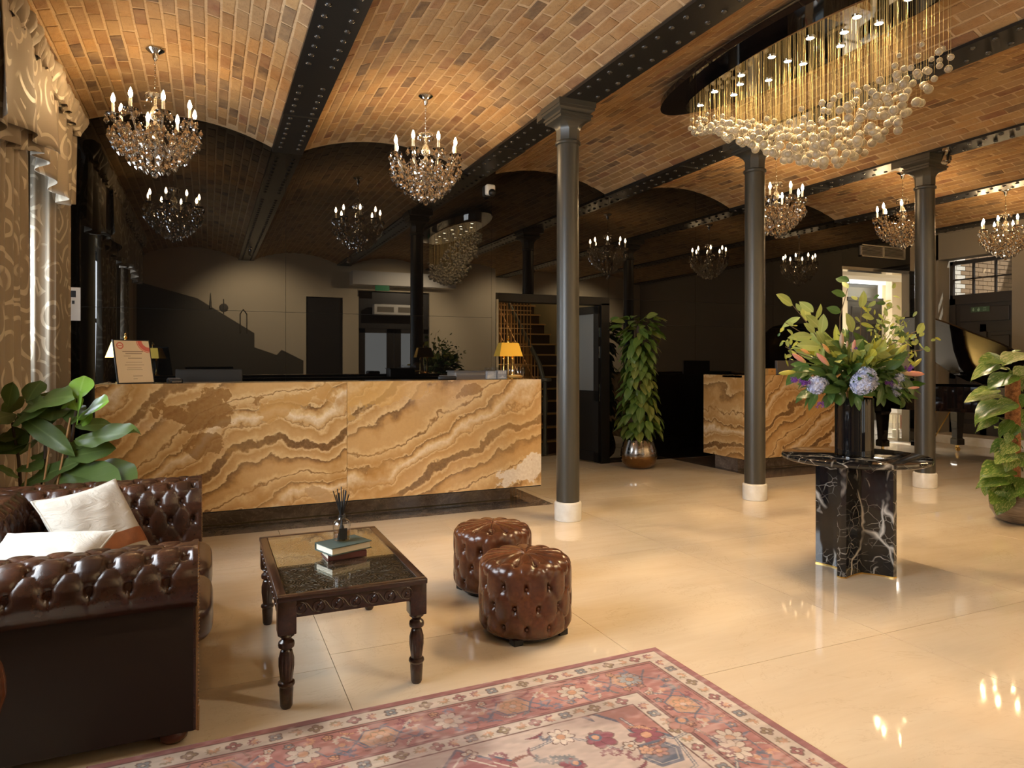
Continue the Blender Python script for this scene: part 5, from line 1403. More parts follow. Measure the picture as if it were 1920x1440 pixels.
# ================================================================== CHANDELIERS
def facet(n, prof):
    return MB().lathe(prof, n, cap=False)
dropA = facet(6, [(.0001, 0), (.006, -.006), (.004, -.012), (.020, -.038), (.017, -.050), (.0001, -.070)]).mesh('crystal_drop', None); dropA.materials.append(m_smoke)
dropB = facet(6, [(.0001, 0), (.006, -.008), (.0105, -.026), (.0001, -.044)]).mesh('crystal_drop', None); dropB.materials.append(m_smoke)
ballm = MB().ball((0, 0, 0), .022, 8, 6).mesh('crystal_ball', None); ballm.materials.append(m_smoke)
m_cstem = mat('chandelier_glass', (.90, .80, .62), .05, trans=.75, ior=1.5)
m_sleeve = mat('candle_sleeve', (.80, .74, .62), .4)
ROSEZ = 3.645
def chandelier(x, y, label):
    t = thing('chandelier', label, 'chandelier', (x, y, ROSEZ), .25, 'smoked crystal chandeliers')
    MB().lathe([(.062, 0), (.064, -.012), (.052, -.022), (.025, -.04), (.018, -.075), (.008, -.09), (.0001, -.092)], 24, cap=False).obj('ceiling_rose', m_chrome, t)
    mb = MB()
    for k in range(11):
        M = Matrix.Translation((0, 0, -.105 - k * .022)) @ Matrix.Rotation(PI / 2 * (k % 2), 4, 'Z') @ Matrix.Rotation(PI / 2, 4, 'X')
        mb.tube([tuple(M @ Vector((.006 * math.cos(q * PI / 4), .014 * math.sin(q * PI / 4), 0))) for q in range(9)], .0022, 4, False)
    mb.obj('chain', m_chrome, t, 60)
    MB().lathe([(.004, -.34), (.03, -.352), (.066, -.345), (.066, -.350), (.03, -.360), (.012, -.37), (.010, -.43), (.02, -.44), (.034, -.475), (.036, -.495), (.024, -.53), (.012, -.54), (.02, -.56), (.045, -.575), (.03, -.60), (.014, -.61), (.014, -.66), (.05, -.675), (.062, -.70), (.045, -.735), (.02, -.75), (.014, -.80), (.0001, -.82)], 16, cap=False).obj('baluster_stem', m_cstem, t, 40)
    for k in range(10):
        a = 2 * PI * k / 10
        inst('crystal_drop', dropB, t, loc=(.066 * math.cos(a), .066 * math.sin(a), -.348))
    # one arm, shared by eight
    pts = []
    for q in range(15):
        s = q / 14; r = .05 + .225 * s
        z = -.69 - .085 * math.sin(PI * min(1, s * 1.25)) + .135 * max(0, (s - .55) / .45) ** 1.6
        pts.append((r, 0, z))
    am = MB().tube(pts, [.010 - .003 * (i / 14) for i in range(15)], 6)
    cur = [(pts[6][0] - .0 + .03 * (1 - i / 10) * math.cos(i * .55), 0, pts[6][2] + .055 + .03 * (1 - i / 10) * math.sin(i * .55)) for i in range(9)]
    am.tube(cur, .005, 5)
    am = am.mesh('arm', 60); am.materials.append(m_cstem)
    ex, ez = pts[-1][0], pts[-1][2]
    bob = MB().lathe([(.008, -.012), (.03, -.004), (.050, .008), (.052, .011), (.03, .002), (.012, .0)], 14, cap=False).mesh('drip_pan', 60); bob.materials.append(m_smoke)
    slv = MB().lathe([(.011, 0), (.011, .085), (.006, .09)], 12).mesh('candle_sleeve', 60); slv.materials.append(m_sleeve)
    blb = MB().lathe([(.006, .088), (.0135, .105), (.015, .118), (.010, .140), (.004, .156), (.0001, .162)], 7, cap=False).mesh('bulb', 180); blb.materials.append(m_bulb)
    for k in range(8):
        a = 2 * PI * k / 8
        ao = inst('arm', am, t, Matrix.Rotation(a, 4, 'Z'))
        for nm, me in (('drip_pan', bob), ('candle_sleeve', slv), ('bulb', blb)): inst(nm, me, ao, loc=(ex, 0, ez))
        for q in range(6):
            b = 2 * PI * q / 6 + .3
            inst('crystal_drop', dropA if q % 2 else dropB, t, loc=(ex * math.cos(a) + .050 * math.cos(b + a), ex * math.sin(a) + .050 * math.sin(b + a), ez + .006))
        # hanging swags of beads between arms
    beads = MB()
    for k in range(8):
        a0, a1 = 2 * PI * k / 8, 2 * PI * (k + 1) / 8
        for q in range(11):
            s = q / 10; a = a0 + (a1 - a0) * s; r = .262 - .03 * math.sin(PI * s)
            beads.lathe([(.0001, -.007), (.0075, 0), (.0001, .007)], 5, (r * math.cos(a), r * math.sin(a), ez - .03 - .075 * math.sin(PI * s)), cap=False)
        for q in range(9):
            s = q / 8; r = .07 + .18 * s
            beads.lathe([(.0001, -.006), (.0065, 0), (.0001, .006)], 5, (r * math.cos(a0), r * math.sin(a0), -.44 - .16 * s - .10 * math.sin(PI * s)), cap=False)
    beads = tag(beads.obj('bead_swag', m_smoke, t, None), kind='stuff')
    for (r, z, n, big) in ((.30, -.64, 24, 1), (.285, -.675, 24, 1), (.25, -.72, 24, 1), (.225, -.69, 20, 1), (.215, -.755, 22, 1), (.18, -.79, 20, 1), (.16, -.72, 14, 1), (.14, -.82, 14, 1), (.10, -.85, 10, 1), (.055, -.87, 6, 1), (.13, -.62, 12, 1), (.19, -.66, 14, 1)):
        for k in range(n):
            a = 2 * PI * (k + .5 * (n % 4 > 0)) / n
            inst('crystal_drop', dropA if big else dropB, t, Matrix.Translation((r * math.cos(a), r * math.sin(a), z + .012 * math.sin(k * 2.3))) @ Matrix.Rotation(a + k, 4, 'Z') @ Matrix.Scale(R.uniform(.85, 1.15), 4))
    inst('crystal_ball', ballm, t, loc=(0, 0, -.945))
    MB().tube([(0, 0, -.80), (0, 0, -.93)], .004, 5).obj('finial_rod', m_chrome, t)
    return t
chs = [(-.36, 5.77, 'nearest smoked crystal chandelier beside the curtains'), (1.745, 5.82, 'smoked crystal chandelier above the middle of the long desk'), (5.80, 5.83, 'crystal chandelier beside the second column'), (7.83, 5.81, 'crystal chandelier half behind the third column'), (9.88, 5.82, 'crystal chandelier at the far right edge')]
c0 = chandelier(*chs[0])
for (x, y, lb) in chs[1:]: dup(c0, (x, y, ROSEZ), R.uniform(0, .7), lb)

# --- the oval crystal ball light
BC = Vector((3.765, 3.62, 0))
bl = thing('crystal_ball_light', 'oval polished ceiling light with hundreds of hanging crystal balls', 'chandelier', (BC.x, BC.y, 3.5))
def ell(a, b, n=72): return [(a * math.cos(2 * PI * i / n), b * math.sin(2 * PI * i / n)) for i in range(n)]
MB().prism(ell(.40, 1.46), .02, .07).obj('black_base_plate', m_blackgloss, bl, None)
MB().prism(ell(.03, .03, 12), .05, .14, Matrix.Translation((0, .8, 0))).prism(ell(.03, .03, 12), .05, .14, Matrix.Translation((0, -.8, 0))).obj('hanger', m_black, bl, None)
MB().prism(ell(.285, 1.14), -.055, .02).obj('mirror_plate', m_mirror, bl, 30)
dls = [(3.743, 4.598), (3.656, 4.318), (3.84, 4.308), (3.738, 4.124), (3.628, 3.991), (3.878, 3.975), (3.603, 3.663), (3.757, 3.669), (3.891, 3.657), (3.622, 3.346), (3.9, 3.347), (3.76, 3.198), (3.665, 3.024), (3.86, 3.025), (3.76, 2.75)]
dm = MB().lathe([(.024, 0), (.024, -.003), (.0001, -.003)], 20, cap=False).mesh('downlight', 40); dm.materials.append(m_down)
dr_ = MB().lathe([(.024, 0), (.033, -.001), (.033, -.005), (.025, -.006), (.024, 0)], 20, cap=False).mesh('downlight_rim', 40); dr_.materials.append(m_chrome)
for k, (x, y) in enumerate(dls):
    q = inst('downlight', dm, bl, loc=(x - BC.x, y - BC.y, -.055)); inst('downlight_rim', dr_, q)
    lamp('downlight_beam', 'SPOT', (x, y, 3.435), 62, (1.0, .69, .36), .024, cone=math.radians(112))
bme = MB().ball((0, 0, 0), 1.0, 14, 10).mesh('crystal_ball', 180); bme.materials.append(m_crystal)
def lerp_t(tab, y):
    for (a, b) in zip(tab[:-1], tab[1:]):
        if a[0] <= y <= b[0]:
            k = (y - a[0]) / (b[0] - a[0]); return tuple(p + (q - p) * k for p, q in zip(a[1:], b[1:]))
    return tab[0][1:] if y < tab[0][0] else tab[-1][1:]
env = [(2.5, 3.02, 3.13), (2.62, 2.96, 3.12), (2.8, 2.80, 3.04), (3.1, 2.67, 2.98), (3.37, 2.60, 2.96), (3.6, 2.69, 3.0), (3.85, 2.83, 3.06), (4.06, 2.94, 3.16), (4.37, 3.12, 3.30), (4.62, 3.22, 3.32), (4.78, 3.25, 3.31)]
balls = []; th = MB(); extra = MB()
rb = random.Random(12)
while len(balls) < 430:
    y = rb.uniform(2.5, 4.76); x = rb.uniform(-.27, .27)
    if (x / .275) ** 2 + ((y - BC.y) / 1.14) ** 2 > 1: continue
    lo, hi = lerp_t(env, y); side = (abs(x) / .27)
    q = rb.random() ** 1.5; z = lo + (hi - lo) * (q * .80 + .2 * side)
    r = .019 + .011 * (1 - q) * rb.uniform(.6, 1.1); r *= .72 if (y > 4.3 or y < 2.7) else 1
    p = Vector((x, y - BC.y, z - 3.5))
    if any((p - b[0]).length < (r + b[1]) * .97 for b in balls): continue
    balls.append((p, r))
balls.sort(key=lambda b: pix(b[0] + Vector((BC.x, BC.y, 3.5)))[2] - b[1] * 60)
for k, (p, r) in enumerate(balls):
    if k < 300: inst('crystal_ball', bme, bl, Matrix.Translation(p) @ Matrix.Scale(r, 4))
    else: extra.ball(p, r, 14, 10)
    th.box((p.x - .0006, p.y - .0006, p.z + r), (p.x + .0006, p.y + .0006, -.055))
tag(extra.obj('crystal_balls_rest', m_crystal, bl, 180), kind='stuff'); tag(th.obj('threads', m_thread, bl, None), kind='stuff')

# ================================================================== PLANTS
def leafmat(name, c1, c2, vein, rough=.35, var=None):
    m = mat(name, c1, rough, spec=.45)
    g = NT(m); oi = g.n('ShaderNodeObjectInfo').outputs['Random']; tc = g.n('ShaderNodeTexCoord').outputs['Object']; s_ = g.n('ShaderNodeSeparateXYZ', {0: tc})
    c = g.mix(oi, c1, c2)
    if var is not None:
        nz, _ = g.noise(g.n('ShaderNodeMapping', {'Vector': tc, 'Scale': (2.5, 9, 1)}).outputs[0], 2.4, 4, .6, .8)
        sh = g.math('ADD', nz, g.math('MULTIPLY', oi, .12))
        c = g.mix(g.ramp(sh, [(.60, (0,) * 3), (.63, (1,) * 3)]), c, var)
    ay = g.math('ABSOLUTE', s_.outputs[1])
    c = g.mix(g.ramp(ay, [(.0, (1,) * 3), (.014, (1,) * 3), (.03, (0,) * 3)]), c, vein)
    w_ = g.math('ABSOLUTE', g.math('SINE', g.math('MULTIPLY', g.math('SUBTRACT', s_.outputs[0], g.math('MULTIPLY', ay, .8)), 24)))
    c = g.mix(g.math('MULTIPLY', g.ramp(w_, [(0, (1,) * 3), (.16, (0,) * 3)]), .45), c, vein)
    bk = g.n('ShaderNodeNewGeometry').outputs['Backfacing']
    c = g.mix(g.math('MULTIPLY', bk, .35), c, tuple(min(1, q * 1.5 + .05) for q in c2)); g.col(c)
    g.b.inputs['Subsurface Weight'].default_value = .0
    tr = g.n('ShaderNodeBsdfTranslucent', {'Color': (*[min(1, q * 1.6) for q in c2], 1)})
    mx = g.n('ShaderNodeMixShader', {0: .22}); out = g.t.nodes['Material Output']
    g.t.links.new(g.b.outputs[0], mx.inputs[1]); g.t.links.new(tr.outputs[0], mx.inputs[2]); g.t.links.new(mx.outputs[0], out.inputs[0])
    return m
def leaf_mesh(name, m, wfun, fold=.12, droop=.15, wave=.0, nl=10, nw=3, curl=0.0, stalk=.0):
    """unit length leaf along +x, lying in xy, facing +z"""
    rows = []
    for i in range(nl + 1):
        x = i / nl; w_ = wfun(x); row = []
        for j in range(-nw, nw + 1):
            s = j / nw; y = w_ * s
            z = fold * abs(y) * (1 - .3 * abs(s)) - droop * x * x + wave * math.sin(x * 17 + (1 if s > 0 else 2.2)) * abs(s) ** 2 + curl * s * x
            row.append((x, y, z))
        rows.append(row)
    mb = MB().grid(rows)
    if stalk: mb.tube([(-stalk, 0, -.02), (0, 0, 0)], .012, 5)
    me = mb.mesh(name, 180); me.materials.append(m); return me
def lm(base, tip, nrm, wscale=1.0):
    X_ = Vector(tip) - Vector(base); L = X_.length; X_.normalize(); N = Vector(nrm); N = N - X_ * N.dot(X_)
    if N.length < 1e-4: N = X_.orthogonal()
    N.normalize(); Yv = N.cross(X_)
    M = Matrix(((X_.x * L, Yv.x * L * wscale, N.x * L, base[0]), (X_.y * L, Yv.y * L * wscale, N.y * L, base[1]), (X_.z * L, Yv.z * L * wscale, N.z * L, base[2]), (0, 0, 0, 1)))
    return M
fid = lambda x: .02 + .36 * (math.sin(PI * min(1, x ** .95 * 1.02)) ** .75 * (.62 + .55 * x)) * (1 if x < .985 else .3)
lan = lambda x: .19 * math.sin(PI * x ** .9) ** .85 + .004
lan2 = lambda x: .26 * math.sin(PI * x ** .88) ** .8 + .004
heart = lambda x: (.44 * math.sqrt(max(0, 1 - ((x - .30) / .34) ** 2)) if x < .30 else .44 * (1 - ((x - .30) / .70) ** 1.7)) * (1 if x > .02 else .6) + .003
toward = Vector((-SA, -CA, .15))

m_fig = leafmat('fig_leaf', (.030, .055, .006), (.062, .100, .012), (.10, .14, .035), .42)
m_figb = leafmat('fig_leaf_young', (.10, .21, .015), (.15, .28, .025), (.22, .34, .08), .32)
m_bark = mat('bark', (.045, .025, .014), .7); m_bamboo = mat('bamboo', (.34, .17, .06), .5)
fg = thing('fiddle_leaf_fig', 'fiddle leaf fig with broad dark green leaves between the sofa and the desk', 'plant', (-.80, 4.62, 0))
def loc(v): return Vector(v) - fg.location
flm = [leaf_mesh('leaf', m_fig, fid, .10, d_, .018, 14, 5, cu) for d_, cu in ((.10, .0), (.22, .05), (.02, -.06))]
flb = [leaf_mesh('leaf', m_figb, fid, .12, d_, .014, 14, 5, cu) for d_, cu in ((.06, .0), (.12, .03))]
FT = 3.95
figs = [(15, 762, 24, 716, 0, 0, .9), (52, 752, 72, 708, 0, .1, 1.), (45, 770, 118, 722, 0, -.1, .8), (28, 776, -22, 790, 0, -.1, .9), (28, 790, 62, 748, 0, -.15, .8), (32, 777, 128, 836, 0, -.10, .34), (78, 805, 112, 742, 0, .12, .85), (147, 748, 156, 702, 1, .05, 1.1), (146, 792, 148, 740, 1, -.12, .9), (146, 786, 194, 744, 1, -.08, .85), (143, 745, 112, 764, 1, .02, .6),
        (141, 826, 256, 808, 0, -.1, .62), (140, 800, 208, 790, 0, .1, .6), (128, 858, 212, 836, 0, .05, .75), (78, 880, 38, 862, 0, .05, .9), (40, 912, 142, 858, 0, -.08, .36), (124, 884, 246, 900, 0, -.12, .85), (120, 884, 204, 926, 0, -.2, .75), (36, 896, -4, 872, 0, -.1, .6), (30, 852, -2, 806, 0, .1, 1.1), (120, 915, 214, 922, 0, .1, .7), (138, 842, 158, 890, 0, .12, .9), (135, 796, 140, 748, 0, .12, .8), (42, 925, 0, 945, 0, .05, .7), (100, 800, 130, 822, 0, .1, .9), (40, 800, 95, 820, 0, .2, .9), (110, 905, 80, 925, 0, .15, .8), (25, 800, 30, 845, 0, .1, 1.3), (95, 790, 108, 742, 0, .2, .9), (60, 830, 20, 830, 0, .15, .9), (118, 840, 168, 828, 0, .15, .7), (150, 880, 200, 872, 0, .1, .7), (60, 760, 95, 735, 0, .2, .9), (10, 830, 40, 800, 0, .22, .9), (150, 800, 172, 775, 1, .1, .8), (145, 770, 128, 735, 1, .12, .8), (128, 905, 168, 925, 0, .05, .8), (90, 860, 60, 845, 0, .1, .7), (5, 780, 40, 740, 0, .16, .9), (100, 780, 70, 745, 0, .22, .9)]
stems = {0: (40, 930, 22, 790), 1: (78, 930, 84, 770), 2: (112, 935, 146, 742)}
for k, (ub, vb, ut, vt_, kind, dt, ws) in enumerate(figs):
    b_ = P(ub, vb, FT + R.uniform(-.05, .08)); t_ = P(ut, vt_, FT + dt + R.uniform(-.06, .04))
    nrm = Vector((R.uniform(-.3, .3), R.uniform(-.75, -.25), .75)) + toward * .35
    inst('leaf', R.choice(flb if kind else flm), fg, lm(loc(b_), loc(t_), nrm, ws * 1.18))
root = Vector((0, 0, .42))
for k, (ub, vb, ut, vt_) in stems.items():
    b_, t_ = loc(P(ub, vb, FT + .08)), loc(P(ut, vt_, FT + .04))
    MB().tube([root + Vector((.04 * (k - 1), 0, -.1)), b_, b_.lerp(t_, .5) + Vector((.01, 0, 0)), t_], [.014, .011, .009, .006], 8).obj('stem', m_bark, fg, 60)
for (ub, vb, ut, vt_) in ((48, 905, 60, 797), (86, 880, 96, 815), (106, 915, 132, 783)):
    b_, t_ = loc(P(ub, vb, FT - .02)), loc(P(ut, vt_, FT)); MB().tube([b_ + (b_ - t_).normalized() * .55, t_], .0055, 7).obj('bamboo_stake', m_bamboo, fg, 60)
MB().lathe([(.13, 0), (.17, .36), (.18, .38), (.165, .39), (.15, .34)], 28).obj('pot', m_black, fg, 40)
MB().lathe([(.0001, .345), (.155, .345)], 20, cap=False).obj('soil', m_bark, fg)

# bushy column plant by the door
m_phil = leafmat('climber_leaf', (.030, .075, .010), (.085, .155, .018), (.13, .19, .05), .28)
m_phil2 = leafmat('climber_leaf_pale', (.07, .11, .015), (.16, .19, .03), (.25, .27, .08), .28)
cp = thing('climbing_plant', 'bushy column of glossy green leaves in a bronze bowl by the stair door', 'plant', (4.86, 7.13, 0))
cl = [leaf_mesh('leaf', m_phil, lan2, .25, d_, .01, 8, 2) for d_ in (.12, .3, .5)] + [leaf_mesh('leaf', m_phil2, lan2, .25, .3, .01, 8, 2)]
for k in range(330):
    z = .44 + (1.86 - .44) * ((k + R.random()) / 330) ; a = k * 2.399 + R.uniform(-.4, .4)
    wr_ = .215 + .05 * math.sin(z * 4) + .03 * R.random(); wr_ *= (.75 + .5 * min(1, (z - .4) * 4)) if z < .65 else 1.0
    r0 = wr_ * R.uniform(.45, .85); b_ = Vector((r0 * math.cos(a), r0 * math.sin(a), z))
    L = R.uniform(.13, .19); up = -.75 + 1.1 * max(0, (z - 1.5) / .36) + R.uniform(-.25, .25)
    d_ = Vector((math.cos(a + R.uniform(-.5, .5)), math.sin(a + R.uniform(-.5, .5)), up)).normalized()
    inst('leaf', R.choice(cl), cp, lm(b_, b_ + d_ * L, Vector((math.cos(a), math.sin(a), .6)), R.uniform(.9, 1.25)))
MB().lathe([(.035, .3), (.035, 1.7), (.02, 1.75)], 12).obj('moss_pole', m_bark, cp)
m_bronze = mat('bronze_bowl', (.26, .19, .12), .18, 1.0); g = NT(m_bronze)
s_ = g.n('ShaderNodeSeparateXYZ', {0: g.pos()}).outputs[2]; f1, _ = g.noise(g.pos((1, 1, 6)), 8, 3); g.col(g.ramp(s_, [(.0, (.22, .12, .05)), (.155, (.24, .14, .06)), (.165, (.30, .27, .24)), (.5, (.34, .30, .26))])); g.rough(g.ramp(f1, [(.3, (.12,) * 3), (.7, (.30,) * 3)]))
MB().lathe([(.11, 0), (.15, .01), (.205, .07), (.225, .14), (.220, .21), (.195, .30), (.175, .35), (.17, .35), (.185, .29), (.12, .28)], 40).obj('bowl', m_bronze, cp, 60)

# pothos on a moss pole at the right edge
m_poth = leafmat('pothos_leaf', (.030, .085, .008), (.070, .150, .014), (.14, .22, .05), .30, (.46, .46, .20))
m_poth2 = leafmat('pothos_leaf_cream', (.10, .17, .03), (.16, .24, .05), (.25, .3, .1), .32, (.70, .60, .42))
po = thing('pothos', 'variegated pothos on a brown moss pole in a grey pot at the right edge', 'plant', (6.10, 3.45, 0))
pl_ = [leaf_mesh('leaf', m_poth, heart, .16, d_, .012, 12, 4, cu) for d_, cu in ((.12, 0), (.25, .05))]; pl2 = [leaf_mesh('leaf', m_poth2, heart, .16, .15, .012, 12, 4)]
PT = 5.52
pts_ = [(1886, 674, 1838, 672, .75, 0), (1930, 664, 1880, 672, .8, 1), (1868, 682, 1823, 702, .6, 0), (1897, 702, 1853, 724, .9, 0), (1870, 730, 1818, 737, .6, 0), (1870, 738, 1812, 744, .55, 1), (1888, 755, 1833, 774, .7, 0), (1900, 752, 1866, 772, .9, 1), (1870, 782, 1826, 804, .65, 0), (1897, 788, 1866, 818, .95, 0), (1905, 795, 1890, 822, .9, 0), (1893, 812, 1888, 832, .9, 0), (1892, 828, 1860, 842, .8, 0), (1900, 830, 1880, 850, .9, 0), (1895, 845, 1868, 866, .8, 0), (1886, 876, 1850, 882, .75, 0), (1882, 898, 1836, 904, .7, 0), (1848, 910, 1847, 930, .8, 0), (1858, 905, 1860, 920, .8, 0), (1895, 890, 1880, 910, .9, 0), (1905, 905, 1895, 930, .9, 0), (1880, 918, 1862, 940, .8, 0), (1886, 922, 1873, 966, .95, 0), (1900, 855, 1890, 880, .9, 0), (1930, 690, 1905, 705, .9, 1), (1925, 740, 1910, 765, .9, 0), (1930, 850, 1912, 870, .9, 0), (1925, 900, 1915, 930, .9, 0), (1898, 660, 1915, 645 + 10, .9, 0)]
for (ub, vb, ut, vt_, ws, kind) in pts_:
    b_ = P(ub, vb, PT + R.uniform(-.06, .06)); t_ = P(ut, vt_, PT - .05 + R.uniform(-.12, .05))
    inst('leaf', R.choice(pl2 if kind else pl_), po, lm(b_ - po.location, t_ - po.location, toward * .45 + Vector((R.uniform(-.5, .5), R.uniform(-.2, .3), .9)), ws))
    q = b_ - po.location; zz = max(.32, q.z - .14)
    if R.random() < .8: MB().tube([(-.02, 0, zz), ((q.x - .02) * .5, q.y * .5, (zz + q.z) / 2 + .02), q], .0045, 6).obj('stalk', m_poth, po, 60)
for k in range(30):     # leaves on the far side and beyond the picture edge
    a = R.uniform(-1.3, 1.3) ; z = R.uniform(.4, 1.35); b_ = Vector((.06 * math.cos(a), .06 * math.sin(a), z)); d_ = Vector((math.cos(a), math.sin(a), R.uniform(-.6, .4))).normalized()
    inst('leaf', R.choice(pl_ + pl2), po, lm(b_ + d_ * .12, b_ + d_ * R.uniform(.24, .32), Vector((.2 * math.cos(a), .2 * math.sin(a), 1)), .85))
m_coir = mat('coir_pole', (.24, .105, .045), .95); g = NT(m_coir); f1, _ = g.noise(g.pos((1, 1, 1)), 40, 4, .7); g.col(g.ramp(f1, [(.35, (.13, .05, .02)), (.65, (.36, .17, .07))])); g.bump(f1, .8, .02)
MB().lathe([(.052, .2), (.055, .6), (.052, 1.16), (.048, 1.18)], 18, (-.10, .03, 0)).obj('moss_pole', m_coir, po)
m_potg = mat('grey_pot', (.20, .165, .13), .38, .35); g = NT(m_potg); f1, _ = g.noise(g.pos((1, 1, 14)), 9, 3); g.col(g.ramp(f1, [(.35, (.14, .11, .085)), (.65, (.26, .22, .18))]))
MB().lathe([(.14, 0), (.19, .02), (.235, .10), (.242, .16), (.235, .24), (.225, .28), (.215, .28), (.22, .22), (.1, .2)], 40).obj('pot', m_potg, po, 60)
MB().lathe([(.0001, .225), (.215, .225)], 24, cap=False).obj('soil', m_bark, po)

# ================================================================== FLOWERS
fb_ = thing('flower_arrangement', 'large arrangement of green foliage, lily buds and blue hydrangeas in the black vase', 'flowers', (TC.x - .015, TC.y - .01, VZ + .34))
FO = fb_.location.copy()
m_sal = leafmat('salal_leaf', (.17, .24, .06), (.30, .36, .10), (.42, .46, .20), .42)
m_yel = leafmat('lime_leaf', (.24, .29, .03), (.40, .42, .06), (.5, .5, .15), .42)
m_drk = leafmat('dark_foliage', (.018, .050, .008), (.045, .105, .012), (.08, .14, .03), .32)
sal = [leaf_mesh('leaf', m_sal, lan2, .18, d_, .008, 9, 3) for d_ in (.06, .16)]; yel = [leaf_mesh('leaf', m_yel, lan, .2, .15, .008, 8, 2)]; drk = [leaf_mesh('leaf', m_drk, lan2, .2, d_, .01, 8, 2) for d_ in (.1, .3)]
m_stem = mat('green_stem', (.10, .14, .03), .5); m_twig = mat('brown_twig', (.14, .09, .04), .6)
def FP(x, y, dt=0.0): return P(1440 + x / 4, 500 + y / 4, 4.30 + dt) - FO
big = [(185, 290, 68, 203, .5), (340, 342, 238, 253, .5), (285, 408, 284, 290, .6), (245, 335, 213, 272, .5), (362, 398, 402, 282, .5), (242, 380, 92, 446, .4), (378, 452, 298, 360, .5), (400, 497, 420, 360, .5), (352, 492, 283, 424, .5), (332, 522, 168, 525, .35), (417, 572, 368, 484, .5), (457, 592, 430, 482, .5), (392, 602, 232, 578, .45), (458, 652, 568, 645, .5), (610, 112, 505, 72, .55), (602, 162, 558, 108, .5), (582, 217, 482, 182, .6), (662, 252, 632, 212, .7), (700, 312, 722, 182, .45), (547, 342, 442, 305, .6), (700, 302, 778, 346, .5), (702, 372, 814, 376, .38), (634, 492, 606, 348, .5), (688, 424, 798, 452, .45), (792, 580, 702, 662, .55), (830, 612, 892, 543, .5), (878, 592, 982, 582, .45), (802, 652, 934, 668, .45), (718, 690, 802, 742, .5), (948, 492, 1052, 522, .5), (1118, 502, 1180, 412, .4), (1058, 522, 1128, 514, .5), (1168, 622, 1227, 613, .6), (1018, 547, 1057, 510, .6)]
for k, (xb, yb_, xt, yt_, ws) in enumerate(big):
    dt = R.uniform(-.16, .02)
    me = R.choice(yel) if k in (19, 20, 21, 23, 31, 32, 13) and R.random() < .6 else R.choice(sal)
    if k in (14, 16, 19, 29): me = R.choice(drk)
    inst('leaf', me, fb_, lm(FP(xb, yb_, dt), FP(xt, yt_, dt + R.uniform(-.06, .06)), toward + Vector((R.uniform(-.5, .5), R.uniform(-.3, .3), R.uniform(.0, .7))), 2.0 * ws))
for pts in ([(600, 1000), (540, 560), (540, 380), (570, 260), (612, 112)], [(560, 950), (440, 640), (300, 430), (185, 288)], [(640, 950), (690, 600), (700, 300)], [(680, 950), (820, 640), (1000, 540), (1140, 470)], [(690, 950), (860, 700), (1060, 640), (1180, 620)], [(560, 960), (380, 700), (200, 640), (130, 600)], [(660, 950), (800, 600), (880, 330), (940, 300)], [(600, 950), (470, 700), (260, 500), (130, 420)]):
    MB().tube([FP(x, y, -.02) for x, y in pts], [.0045 - .003 * i / len(pts) for i in range(len(pts))], 6).obj('stem', m_twig, fb_, 60)
# lily buds
def bud_mesh(c0, c1):
    me = MB().lathe([(.0001, 0), (.05, .03), (.10, .2), (.135, .45), (.12, .7), (.07, .9), (.0001, 1.0)], 9, M=Matrix.Rotation(PI / 2, 4, 'Y'), cap=False, rfun=lambda r, z, a: r * (1 + .10 * math.cos(3 * a))).mesh('lily_bud', 180)
    m = mat('lily_bud', c0, .45); g = NT(m); s_ = g.n('ShaderNodeSeparateXYZ', {0: g.n('ShaderNodeTexCoord').outputs['Object']}).outputs[0]
    g.col(g.ramp(s_, [(.05, c1), (.45, c0), (.95, tuple(q * .85 for q in c0))])); me.materials.append(m); return me
YG, OR, PK, GN = bud_mesh((.46, .44, .07), (.22, .30, .05)), bud_mesh((.70, .36, .11), (.46, .40, .10)), bud_mesh((.62, .27, .20), (.42, .34, .14)), bud_mesh((.48, .34, .24), (.30, .32, .10))
for (xb, yb_, xt, yt_, me) in ((208, 790, 78, 801, YG), (397, 818, 302, 763, YG), (478, 848, 548, 803, OR), (458, 744, 362, 648, PK), (467, 655, 408, 578, OR), (284, 722, 180, 652, PK), (317, 658, 242, 616, OR), (550, 615, 552, 492, GN), (632, 642, 652, 546, PK), (953, 662, 1047, 578, YG), (1068, 764, 1154, 686, YG), (1002, 800, 1175, 806, PK), (1045, 912, 1138, 905, PK), (590, 620, 594, 555, GN)):
    dt = -.17 + R.uniform(-.04, .05)
    a_, b_ = FP(xb, yb_, dt), FP(xt, yt_, dt - .02); inst('lily_bud', me, fb_, lm(a_, b_, toward, 1.0))
    MB().tube([FP(620 + (xb - 620) * .25, 940, -.02), a_.lerp(FP(620, 800), .4) + Vector((0, 0, .0)), a_], .0035, 6).obj('stem', m_stem, fb_, 60)
